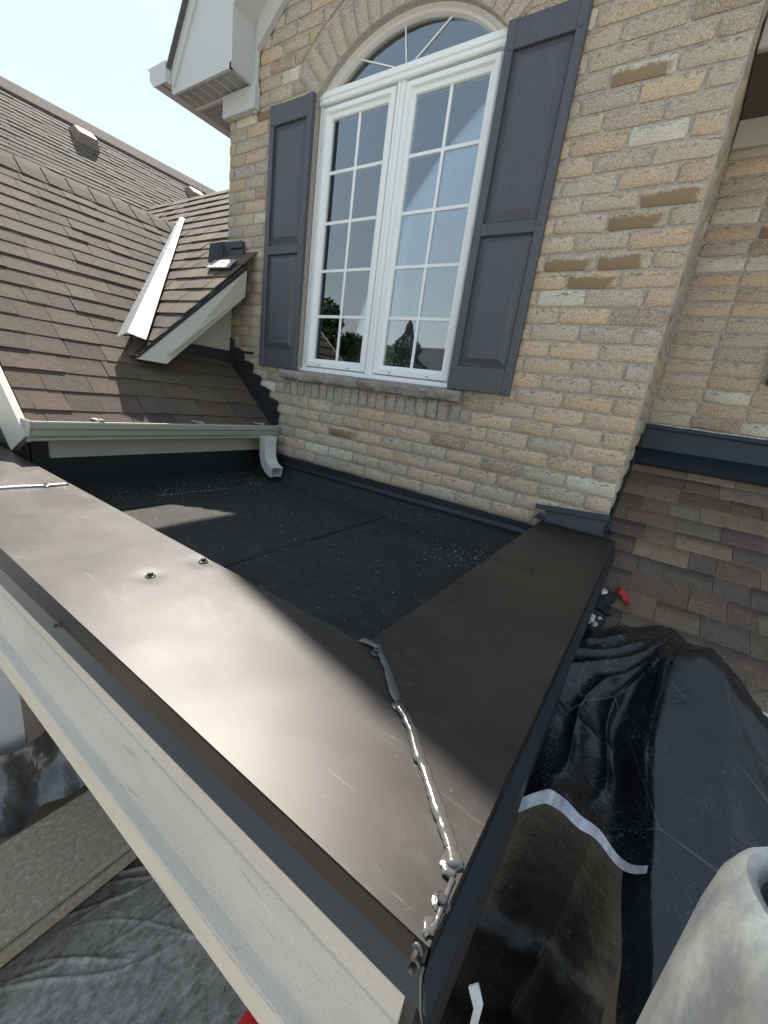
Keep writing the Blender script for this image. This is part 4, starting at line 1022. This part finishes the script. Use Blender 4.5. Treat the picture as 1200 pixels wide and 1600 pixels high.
obj('cap_flange', (Vf, [(3 * k + i, 3 * k + i + 1, 3 * k + i + 4, 3 * k + i + 3) for k in range(12) for i in range(2)]), M_navy, par)
def capside(u, v):               # u across (inner -> outer), v along from mitre to wall
    x = -0.1862 + (CO[0] + 0.1862) * u
    ys = ymit(x)
    y = ys + (-0.012 - ys) * v
    return (x, y, 0.0011 + 0.0007 * sin(y * 9) * sin(pi * u))
V, F = grid(capside, 24, 40)
obj('cap_side', (V, F), M_cap, par, True, label='side length of bronze cap running back to the brick wall')
ysn = [CO[1] + (-0.004 - CO[1]) * k / 8 for k in range(9)]
Vd = []
for y in ysn: Vd += [(CO[0] + 0.0002, y, 0.0008), (CO[0] + 0.0010, y, 0.0002), (CO[0] + 0.0010, y, -0.0165)]
obj('cap_drop', (Vd, [(3 * k + i, 3 * k + i + 1, 3 * k + i + 4, 3 * k + i + 3) for k in range(8) for i in range(2)]), M_drop, par)
Vf = []
for k, y in enumerate(ysn):
    yo = y if k else CO[1] - FLG
    Vf += [(CO[0] + 0.0010, y if k else CO[1] - 0.0007, -0.0165), (CO[0] + FLG, yo, -0.0295), (CO[0] + FLG - 0.0015, yo, -0.034)]
obj('cap_flange', (Vf, [(3 * k + i, 3 * k + i + 1, 3 * k + i + 4, 3 * k + i + 3) for k in range(8) for i in range(2)]), M_navy, par)
obj('parapet_core', join(box(XL, CO[0] - 0.003, CO[1] + 0.018, -0.7105, -0.14, -0.004), box(-0.184, CO[0] - 0.003, -0.7100, -0.006, -0.14, -0.0045)), M_wood, par)
obj('corner_membrane', box(CO[0] - 0.0028, CO[0] + 0.0005, CO[1] + 0.003, -0.02, -0.30, -0.030), M_rubber, par)
obj('corner_membrane', box(-0.032, CO[0] + 0.001, CO[1] + 0.0005, CO[1] + 0.0038, -0.26, -0.034), M_rubber, par)
# upstand where the side cap meets the wall
up = [(-0.184, -0.016, 0.0025), (-0.030, -0.016, 0.0025), (-0.034, -0.006, 0.010), (-0.182, -0.006, 0.008), (-0.180, -0.004, 0.028), (-0.040, -0.004, 0.040)]
obj('cap_upstand', (up, [(0, 1, 2, 3), (3, 2, 5, 4)]), M_black, par, True, sharp=60)
obj('reglet_strip', hexa([(-0.206, -0.013, 0.028), (-0.048, -0.013, 0.041), (-0.048, -0.001, 0.041), (-0.206, -0.001, 0.028), (-0.206, -0.008, 0.038), (-0.048, -0.008, 0.052), (-0.048, -0.001, 0.052), (-0.206, -0.001, 0.038)]), M_navy, par)
obj('torn_membrane', join(blob(-0.190, -0.012, 0.006, 0.012, 0.010, 0.016, 7), blob(-0.045, -0.010, 0.020, 0.010, 0.008, 0.018, 9)), M_rubber, par)
# sealant over the mitre
bp = [(-0.1932, -0.699), (-0.1755, -0.6992), (-0.1525, -0.7172), (-0.134, -0.7366), (-0.1166, -0.7506), (-0.1, -0.7621), (-0.0818, -0.7809), (-0.0699, -0.7904), (-0.0571, -0.8029), (-0.0451, -0.8143), (-0.0361, -0.8228), (-0.0302, -0.8304)]
path, rad = [], []
for i in range(len(bp) - 1):
    for k in range(5):
        tt = k / 5; path.append((bp[i][0] + (bp[i + 1][0] - bp[i][0]) * tt + rnd.uniform(-0.0004, 0.0004), bp[i][1] + (bp[i + 1][1] - bp[i][1]) * tt + rnd.uniform(-0.0007, 0.0007), 0.0015))
        g = (i + tt) / 11; rad.append(0.0032 + 0.0013 * g + 0.0005 * sin(i * 2.3 + tt * 5) + rnd.uniform(-0.0003, 0.0003))
path.append((-0.0302, -0.8304, 0.0012)); rad.append(0.0045)
obj('sealant_bead', tube(path, rad, 14, 0.55), M_seal, par, True)
obj('sealant_bead', join(blob(-0.0330, -0.8310, 0.0012, 0.0055, 0.0070, 0.0012, 21, 16), blob(-0.0300, -0.8618, 0.0012, 0.0030, 0.0040, 0.0008, 22, 14), tube([(-0.0292, -0.836, 0.0016), (-0.0288, -0.842, 0.0016), (-0.0284, -0.849, 0.0016), (-0.0278, -0.856, 0.0016), (-0.0275, -0.864, 0.0016)], [0.0016, 0.0012, 0.0015, 0.0011, 0.0014], 8, 0.6),
    tube([(-0.0262, -0.8690, -0.012), (-0.0258, -0.8705, -0.018), (-0.0215, -0.8745, -0.029), (-0.0180, -0.8765, -0.034)], [0.0009, 0.0008, 0.0007, 0.0006], 6)), M_seal, par, True)
for i, (x, y, rx, ry) in enumerate(((-0.1915, -0.7005, 0.006, 0.0035), (-0.0905, -0.7835, 0.004, 0.0045), (-0.0985, -0.7590, 0.0045, 0.003), (-0.060, -0.812, 0.0025, 0.002), (-0.068, -0.803, 0.002, 0.002))):
    if i == 0: obj('sealant_dab', blob(x, y, 0.0010, rx, ry, 0.0014 if i < 3 else 0.0006, 60 + i, 12), M_seal, par, True)
# cross seam near the left
sp = [(-0.900 + 0.020 * k / 20 + rnd.uniform(-0.0015, 0.0015), -0.862 + 0.155 * k / 20, 0.001) for k in range(21)]
obj('seam_bead', tube(sp, [0.0035 + rnd.uniform(-0.0008, 0.0012) for _ in sp], 8, 0.6), M_sealw, par, True)
obj('seam_dab', blob(-0.882, -0.711, 0.001, 0.006, 0.006, 0.003, 71), M_seal, par, True)
# hex-head screws with washers
def screw(x, y, z, r_=0.0056):
    wz = lathe([(r_ * 1.15, 0), (r_ * 1.1, 0.0010), (r_ * 0.75, 0.0016)], 14, (x, y, z))
    hd = lathe([(r_ * 0.62, 0.0012), (r_ * 0.62, 0.0042), (r_ * 0.5, 0.0050)], 6, (x, y, z)); return join(wz, hd)
for x, y in ((-0.4471, -0.7115), (-0.4473, -0.7788), (-0.1719, -0.7062), (-0.1176, -0.7497), (-0.0294, -0.8489), (-0.1736, -0.3552), (-0.1162, -0.3505), (-0.884, -0.7400)):
    obj('screw', screw(x, y, 0.0012 if x > -0.18 and y > -0.5 else -0.0004, rnd.uniform(0.0044, 0.0056) * (0.8 if y > -0.5 or x == -0.0294 else 1.0)), M_screw, par)
for x, z in ((-0.0305, -0.0045), (-0.0302, -0.0140), (-0.4474, -0.0255)):
    V, F = screw(0, 0, 0, 0.0028); obj('screw', ([(x + a, CO[1] - 0.0008 - c, z + b) for a, b, c in V], F), M_screw, par)

# ------------------------------------------------------------------ cornice under the front cap
PR = [(-0.8650, -0.0360), (-0.8652, -0.0420), (-0.8674, -0.0437), (-0.8684, -0.0500), (-0.8710, -0.0602), (-0.8722, -0.0612), (-0.8765, -0.0700), (-0.8772, -0.0718), (-0.8870, -0.0890), (-0.8890, -0.0902), (-0.8945, -0.0928), (-0.8955, -0.0945), (-0.8955, -0.1200), (-0.850, -0.140), (-0.840, -0.140), (-0.840, -0.036)]
corn = tag(obj('cornice', prism(PR, 'x', XL, -0.0315, 1), M_stucco), 'beige stucco cornice moulding under the front bronze cap', 'cornice')
obj('repair_patch', hexa([(-0.0600, -0.8690, -0.0680), (-0.0480, -0.8690, -0.0680), (-0.0420, -0.8720, -0.0800), (-0.0560, -0.8720, -0.0800), (-0.0600, -0.8702, -0.0676), (-0.0480, -0.8702, -0.0676), (-0.0420, -0.8735, -0.0796), (-0.0560, -0.8735, -0.0796)]), M_stucco, corn)

# ------------------------------------------------------------------ below the cornice: porch with covered floor
beam = tag(obj('porch_beam', box(XL, -0.04, -0.80, -0.70, -0.27, -0.142), M_wood), 'timber porch beam behind the beige cornice', 'beam')
ZS = -0.84
rf_ = random.Random(21)
FOLDS = [(rf_.uniform(-0.72, 0.05), rf_.uniform(-1.15, -0.55), rf_.gauss(0.95, 0.20) if k % 3 else rf_.gauss(1.75, 0.3), rf_.uniform(0.05, 0.26), rf_.uniform(0.0018, 0.0034), rf_.uniform(0.0025, 0.0065)) for k in range(75)]
def sheet_fn(u, v):
    x = -0.72 + 0.80 * u; y = -1.20 + 0.68 * v; z = 0.0
    for fx, fy, an, ln, wd, hh in FOLDS:
        ca, sa = cos(an), sin(an); p = (x - fx) * ca + (y - fy) * sa; q = -(x - fx) * sa + (y - fy) * ca + 0.02 * sin(p * 14)
        if abs(p) < ln and abs(q) < wd * 4: z += hh * math.exp(-(q / wd) ** 2) * (1 - (p / ln) ** 2)
    return (x, y, ZS + min(z, 0.03) + 0.004 * sin(x * 21) * sin(y * 17))
tag(obj('dust_sheet', grid(sheet_fn, 270, 230), M_sheet, smooth=True), 'dirty wrinkled plastic dust sheet spread over the porch floor', 'dust sheet')
plk = bev(box(-0.895, -0.700, -1.30, -0.42, -0.790, -0.750), 0.003)
pk = tag(obj('plank', plk, M_plank), 'dusty grey plank strewn with chips beside the dust sheet', 'plank')
obj('edge_batten', bev(box(-0.699, -0.688, -1.30, -0.42, -0.788, -0.762), 0.002), M_plank, pk)
tag(obj('porch_floor', box(-2.2, 0.4, -1.6, 0.3, -1.04, -0.86), M_farwall), kind='structure')
colm = thing('porch_column', 'white square porch column wrapped at its foot in plastic', 'column', (-1.13, -0.83, -0.86))
obj('shaft', bev(box(-1.22, -1.062, -0.86, -0.772, -0.80, -0.142), 0.003), M_column, colm)
obj('base', bev(box(-1.24, -1.050, -0.88, -0.755, -0.86, -0.80), 0.004), M_column, colm)
def hang_fn(u, v):
    x = -1.12 + 0.62 * u; z = -0.80 + 0.62 * v
    return (x, -0.50 + 0.03 * sin(u * 17 + 1.3 * v) + 0.012 * sin(u * 43 + v * 5), z)
tag(obj('plastic_curtain', grid(hang_fn, 70, 30), M_hang, smooth=True), 'dark translucent plastic curtain hanging behind the white porch column', 'plastic curtain')
def wrap_fn(u, v):
    a = -0.2 + 1.9 * u; y = -1.02 + 0.62 * u; x = -1.035 + 0.10 * v ** 1.5 + 0.012 * sin(u * 21 + v * 3) + 0.006 * sin(u * 47)
    return (x, y, -0.66 - 0.13 * v + 0.014 * sin(u * 12) + 0.006 * sin(u * 31 + v * 8) + 0.06 * u)
tag(obj('plastic_wrap', grid(wrap_fn, 60, 20), M_hang, smooth=True), 'crumpled clear plastic gathered at the foot of the white column', 'plastic wrap')
tag(obj('timber_post', bev(box(-0.94, -0.84, -0.60, -0.53, -0.75, -0.145), 0.003), M_wood), 'brown timber post behind the dusty plank', 'post')
tag(obj('red_tag', bev(box(-1.000, -0.975, -0.700, -0.692, -0.585, -0.545), 0.002), M_red), 'red tag beside the white porch column', 'tag')
tag(obj('red_clamp', join(bev(box(-0.128, -0.112, -0.894, -0.872, -0.195, -0.168), 0.003), bev(box(-0.125, -0.115, -0.882, -0.874, -0.169, -0.124), 0.0015), bev(box(-0.124, -0.116, -0.892, -0.883, -0.24, -0.195), 0.002)), M_red), 'red clamp jutting out below the beige cornice', 'clamp')
def bag_fn(u, v):
    a = 2 * pi * u; b = -pi / 2 + pi * v; r_ = 0.055 * (1 + 0.12 * sin(a * 3 + v * 7) + 0.07 * sin(a * 7))
    return (-0.605 + r_ * cos(a) * cos(b), -1.015 + r_ * sin(a) * cos(b), -0.62 + 0.06 * sin(b))
tag(obj('plastic_bag', grid(bag_fn, 28, 14), simple('white_plastic', (0.7, 0.74, 0.8), 0.3, 0.1, 20), smooth=True), 'bunched white plastic bag at the left below the plank', 'bag')

# ------------------------------------------------------------------ black tarp over the side roof
tarp = thing('tarp', 'black plastic tarp draped over the side roof with pale taped edges', 'tarp', (0.15, -0.5, -0.35))
def interp(pts, x):
    if x <= pts[0][0]: return pts[0][1]
    for (a, b), (c, d) in zip(pts[:-1], pts[1:]):
        if x <= c: t_ = (x - a) / (c - a); t_ = t_ * t_ * (3 - 2 * t_); return b + (d - b) * t_
    return pts[-1][1]
TOP = [(-0.034, -0.236), (-0.011, -0.216), (0.04, -0.185), (0.10, -0.159), (0.144, -0.183), (0.23, -0.253), (0.40, -0.385), (0.60, -0.50)]
FLAP = [(-0.06, -0.520), (-0.034, -0.527), (0.004, -0.512), (0.047, -0.526), (0.11, -0.562), (0.15, -0.60)]
RID = [(-0.75, 0.150), (-0.62, 0.125), (-0.532, 0.111), (-0.403, 0.094), (-0.308, 0.098), (-0.198, 0.112), (-0.15, 0.11)]
def ridx(y): return interp(RID, y)
def fold(q, w): return math.exp(-abs(q / w) ** 1.3)
def hgt(x, y):
    top = interp(TOP, x); e = max(0.0, min(1.0, (top - y) / 0.05))
    rx = ridx(y); s_ = (x - rx)
    rh = 0.052 * min(1, max(0, (-0.17 - y) / 0.10))
    if s_ >= 0:
        h = rh * math.exp(-(s_ / 0.17) ** 2)
        kk = min(1.0, s_ / 0.03)
        h += kk * (0.014 * fold((x - 0.114) * 0.62 + (y + 0.198) * 0.78 - 0.03, 0.022) + 0.012 * fold((x - 0.114) * 0.45 + (y + 0.30) * 0.89 - 0.02, 0.020) + 0.013 * fold((x - 0.22) * 0.85 + (y + 0.42) * 0.5, 0.024) + 0.010 * fold((x - 0.17) * 0.95 + (y + 0.40) * 0.12, 0.018))
    else:
        h = rh * math.exp(-(s_ / 0.022) ** 2) * 0.9
        k = min(1.0, -s_ / 0.02) * max(0.0, min(1.0, (y - interp(FLAP, x) - 0.01) / 0.07))
        ax_, ay_ = x - 0.125, y + 0.155; r_ = math.hypot(ax_, ay_); th = atan2(ay_, ax_)
        for t0_, am, wd in ((-2.88, 0.007, 0.007), (-2.62, 0.012, 0.009), (-2.42, 0.008, 0.006), (-2.22, 0.013, 0.010), (-2.02, 0.009, 0.007), (-1.88, 0.010, 0.008)):
            h += k * am * min(1.0, r_ / 0.12) * fold((th - t0_ - 0.10 * sin(r_ * 22 + t0_ * 3)) * r_, wd)
        h += k * 0.008 * fold((x - 0.02) * 0.35 + (y + 0.40) * 0.93, 0.007)
    return 0.012 + (h + 0.012) * e
def zt(x, y): return zc(y) + hgt(x, y)
def right_fn(u, v):
    yb_ = -0.86
    x = 0.0 + 0.60 * u
    top = interp(TOP, x); y = top + (yb_ - top) * v
    return x, y
def sheetR(u, v):
    y = -0.9 + 0.76 * v
    x = ridx(y) - 0.018 + (0.62 - ridx(y)) * u ** 1.4
    y2 = min(y, interp(TOP, x))
    return (x, y2, zt(x, y2))
obj('sheet', grid(sheetR, 90, 120), M_tarp, tarp, True)
def flap_lift(x, y): 
    k = max(0, min(1, (-0.36 - y) / 0.17)); return 0.050 * k * k * max(0.1, min(1, (x + 0.05) / 0.05))
def sheetL(u, v):
    x0, x1 = -0.036, None
    yy = -0.5 + 0.3 * v
    x = x0 + (0.105 - x0) * u
    top = interp(TOP, x); bot = interp(FLAP, x); y = bot + (top - bot) * v
    xr = ridx(y) - 0.012; x = x0 + (xr - x0) * u
    return (x, y, zt(x, y) + flap_lift(x, y) + 0.006 * sin(u * 14 + v * 11) * sin(v * 9 + 2) * sin(pi * min(1, v * 1.3)) * min(1, v * 2))
obj('sheet', grid(sheetL, 90, 110), M_tarps, tarp, True, label='crumpled left flap of the tarp lifted along its taped edge')
def tapeF(u, v):
    x = -0.036 + (ridx(-0.56) - 0.010 + 0.036) * u; y = interp(FLAP, x)
    z = zt(x, y) + flap_lift(x, y)
    w = 1.15 - 0.75 * u; return (x, y - (0.003 + 0.013 * v) * w, z + 0.002 - 0.012 * v * w + 0.0008 * sin(u * 19) + 0.0012 * fold(u - 0.42, 0.05))
V, F = grid(tapeF, 40, 4); obj('tape', join((V, F), ([(a, b + 0.001, c - 0.0008) for a, b, c in V], F)), M_tape, tarp, True)
def tapeR(u, v):
    x = 0.150 + 0.30 * u; y = interp(TOP, x) - 0.010 * v + 0.003 + 0.002 * sin(u * 25); y2 = y
    return (x, y, zt(x, min(y, interp(TOP, x))) + 0.006 - 0.003 * v)
V, F = grid(tapeR, 30, 3); obj('tape', join((V, F), ([(a, b, c - 0.0008) for a, b, c in V], F)), M_tape, tarp, True)
def sheetB(u, v):
    x = -0.05 + 0.19 * u; y = -0.84 + 0.42 * v
    w = min(1.0, v / 0.85)
    b = sin(pi * min(1, u * 1.02)) * sin(pi * min(1.0, (1 - w) * 0.80 + 0.08))
    f = 0.010 * fold((u - 0.3) * 0.3 + (v - 0.35) * 0.9, 0.07) + 0.008 * fold((u - 0.6) * 0.35 + (v - 0.22) * 0.9, 0.06) + 0.008 * fold((u - 0.2) * 0.9 - (v - 0.2) * 0.5, 0.05)
    return (x, y - 0.02 * sin(u * 9) * (1 - v), zc(y) - 0.060 - 0.20 * (min(1, max(0, (v - 0.12) / 0.5)) ** 1.4) * (1 if v < 0.85 else max(0, (1 - v) / 0.15)) + 0.055 * b + f + 0.055 * max(0, v - 0.8) * 5)
t = NT('black_poly_dusty'); a = t.noise(6, 5, 0.7, None, 0.6); b = t.noise(40, 5, 0.75, None, 1.0)
t.base(t.mix(t.ramp(b, [(0.60, 0.0), (0.75, 0.5)]), t.ramp(a, [(0.35, (0.007, 0.007, 0.008)), (0.65, (0.028, 0.024, 0.018))]), (0.26, 0.24, 0.20))); t.rough(0.38); t.bump(t.noise(14, 4, 0.6), 0.4, 0.012); M_tarpd = t.m
obj('sheet', grid(sheetB, 60, 70), M_tarpd, tarp, True, label='lower dusty fold of the tarp bulging below the lifted flap')
tp = [(-0.006, -0.845, -0.040), (-0.001, -0.840, -0.060), (0.0005, -0.842, -0.095), (-0.002, -0.846, -0.140)]
V, F = [], []
for i, p in enumerate(tp): V += [(p[0] - 0.001, p[1] - 0.002, p[2]), (p[0] + 0.0025, p[1] + 0.002, p[2]), (p[0] + 0.0025, p[1] + 0.003, p[2]), (p[0] - 0.001, p[1] - 0.001, p[2])]
F = [(4 * i + k, 4 * i + (k + 1) % 4, 4 * i + 4 + (k + 1) % 4, 4 * i + 4 + k) for i in range(3) for k in range(4)] + [(0, 3, 2, 1), (12, 13, 14, 15)]
tag(obj('hanging_tape', (V, F), M_tape), 'pale tape end hanging below the mitred cap corner', 'tape')

# ------------------------------------------------------------------ galvanised pipe, bottom right
pc = (0.0580, -0.8905)
zt_ = 0.1465
RO = 0.0198
prof = [(RO, -1.19), (RO, -0.060), (RO * 0.995, -0.020), (RO * 0.96, -0.0085), (RO * 0.88, -0.0025), (RO * 0.80, 0.0), (RO * 0.68, -0.0012), (RO * 0.60, -0.005), (RO * 0.555, -0.012), (RO * 0.55, -0.35)]
V, F = lathe(prof[:-2], 48, (pc[0], pc[1], zt_), cap=False)
pipe = tag(obj('scaffold_pipe', (V, F), M_pipe, smooth=True, sharp=60), 'worn galvanised pipe with a thick rounded rim, open at the top', 'pipe')
V, F = lathe(prof[-3:], 48, (pc[0], pc[1], zt_), cap=False); F.append(tuple(range(len(V) - 48, len(V))))
obj('bore', (V, F), simple('pipe_bore_shade', (0.035, 0.042, 0.038), 0.7, 0.4, 40), pipe, True)  # shade inside the pipe is put into this dark bore colour

# ------------------------------------------------------------------ main roof behind
far = thing('rear_house', 'tall grey-brown shingled roof with box vents behind the lower roof', 'house', (-4.0, 0.6, -1.05))
XF, ZFR, mF = -4.0, 1.785, 0.84
thF = math.atan(mF); cF, sF = cos(thF), sin(thF)
LF = 2.3
def PFt(d, y, h=0.0): return (XF + d * cF + h * sF, y, ZFR - d * sF + h * cF)
rows = []
EF = 0.047
r_ = random.Random(77)
for i in range(int(LF / EF)):
    d1 = (i + 1) * EF; y = -0.9 + r_.uniform(0, 0.1)
    while y < 3.4:
        w = r_.choice((0.08, 0.1, 0.13, 0.16)); hh = r_.choice((0.005, 0.006, 0.0075))
        rows.append(hexa([PFt(d1, y, hh - 0.005), PFt(d1, y + w - 0.002, hh - 0.005), PFt(d1 - EF - 0.01, y + w - 0.002, 0.0), PFt(d1 - EF - 0.01, y, 0.0), PFt(d1, y, hh), PFt(d1, y + w - 0.002, hh), PFt(d1 - EF - 0.01, y + w - 0.002, 0.002), PFt(d1 - EF - 0.01, y, 0.002)])); y += w
M_shF = M_shrest.copy(); M_shF.name = 'shingle_granules_far'
for nd in M_shF.node_tree.nodes:
    if nd.type == 'MIX' and nd.blend_type == 'MULTIPLY': nd.inputs[7].default_value = (0.92, 0.98, 1.06, 1)
roofp = obj('roof', join(hexa([PFt(0, -0.9, -0.05), PFt(LF, -0.9, -0.05), PFt(LF, 3.4, -0.05), PFt(0, 3.4, -0.05), PFt(0, -0.9, -0.001), PFt(LF, -0.9, -0.001), PFt(LF, 3.4, -0.001), PFt(0, 3.4, -0.001)]),
    hexa([(XF, -0.9, ZFR - 0.05), (XF, 3.4, ZFR - 0.05), (XF - 1.7, 3.4, ZFR - 1.48), (XF - 1.7, -0.9, ZFR - 1.48), (XF, -0.9, ZFR), (XF, 3.4, ZFR), (XF - 1.7, 3.4, ZFR - 1.43), (XF - 1.7, -0.9, ZFR - 1.43)])), M_shF, far)
obj('shingle', join(*rows), M_shF, far, kind='stuff')
obj('ridge_cap', prism([(XF - 0.10, ZFR - 0.075), (XF, ZFR + 0.014), (XF + 0.10, ZFR - 0.075), (XF + 0.10, ZFR - 0.066), (XF, ZFR + 0.026), (XF - 0.10, ZFR - 0.066)], 'y', -0.9, 3.4), M_shF, far)
obj('wall', box(XF - 1.5, XF + 1.2, -0.85, 3.3, -1.05, 0.45), M_farwall, far)
for (y, d) in ((0.52, 0.27), (1.32, 0.30)):
    b = [PFt(d - 0.075, y - 0.075, 0.0), PFt(d + 0.075, y - 0.075, 0.0), PFt(d + 0.075, y + 0.075, 0.0), PFt(d - 0.075, y + 0.075, 0.0), PFt(d - 0.05, y - 0.055, 0.050), PFt(d + 0.05, y - 0.055, 0.062), PFt(d + 0.05, y + 0.055, 0.062), PFt(d - 0.05, y + 0.055, 0.050)]
    v = obj('roof_vent', bev(hexa(b), 0.006), M_vent, far)

# ------------------------------------------------------------------ what the window mirrors: trees and a house across the street
def crown(cx, cy, z0, h, w, n, sd, conic=False):
    r_ = random.Random(sd); V, F = [], []
    lobes = [(r_.uniform(-0.55, 0.55) * w, r_.uniform(-0.55, 0.55) * w, z0 + h * r_.uniform(0.15, 0.85), w * r_.uniform(0.35, 0.6)) for _ in range(11)]
    for i in range(n):
        if conic:
            t_ = r_.random() ** 1.5; a = r_.random() * 2 * pi; rr = w * (1 - t_) * (0.35 + 0.65 * r_.random() ** 0.5) * (0.8 + 0.2 * sin(t_ * 40)); p = Vector((cx + rr * cos(a), cy + rr * sin(a), z0 + h * t_ - 0.12 * rr)); s_ = 0.09 * (1.1 - t_)
        else:
            L = r_.choice(lobes); d = Vector((r_.gauss(0, 1), r_.gauss(0, 1), r_.gauss(0, 1))).normalized() * L[3] * r_.random() ** 0.4; p = Vector((cx + L[0], cy + L[1], L[2])) + d; s_ = 0.07 * r_.uniform(0.6, 1.4)
        u = Vector((r_.gauss(0, 1), r_.gauss(0, 1), r_.gauss(0, 0.6))).normalized() * s_; v = u.cross(Vector((r_.gauss(0, 1), r_.gauss(0, 1), r_.gauss(0, 1)))).normalized() * s_ * 0.6
        k = len(V); V += [tuple(p - u), tuple(p + v), tuple(p + u), tuple(p - v)]; F.append((k, k + 1, k + 2, k + 3))
    return V, F
def tree(name, label, x, y, h, w, mat, sd, n, conic=False):
    t_ = thing(name, label, 'tree', (x, y, -1.05), 'trees across the street')
    obj('trunk', join(tube([(x, y, -1.05), (x + 0.02, y, -1.05 + h * 0.4), (x - 0.02, y + 0.02, -1.05 + h * 0.8)], [0.06, 0.045, 0.02], 8), *([] if conic else [tube([(x, y, -1.05 + h * 0.35), (x + 0.3 * w * cos(k * 1.3), y + 0.3 * w * sin(k * 1.3), -1.05 + h * (0.55 + 0.05 * k))], [0.03, 0.012], 6) for k in range(5)])), M_bark, t_, True)
    obj('crown', crown(x, y, -1.05 + h * (0.06 if conic else 0.28), h * (0.94 if conic else 0.72), w, n, sd, conic), mat, t_)
tree('fir_tree', 'dark conical fir tree mirrored in the right sash', -4.6, -6.2, 2.72, 1.6, M_fir, 5, 22000, True)
tree('maple_tree', 'tall leafy tree mirrored in the left sash', -6.5, -6.0, 3.05, 0.95, M_leaf, 8, 8500)
tree('maple_tree', 'lower bushy tree mirrored beside the tall one', -5.9, -6.9, 2.45, 1.25, M_leaf, 9, 11000)
oh = thing('opposite_house', 'dark roofed house across the street mirrored in the window', 'house', (-4.6, -9.6, -1.05))
obj('wall', box(-8.5, -2.0, -10.8, -9.0, -1.05, 0.55), M_farwall, oh)
obj('roof', prism([(-8.85, 0.50), (-9.9, 1.65), (-10.95, 0.50)], 'x', -8.8, -1.8), simple('charcoal_shingle', (0.035, 0.035, 0.037), 0.9, 0.3, 30), oh)
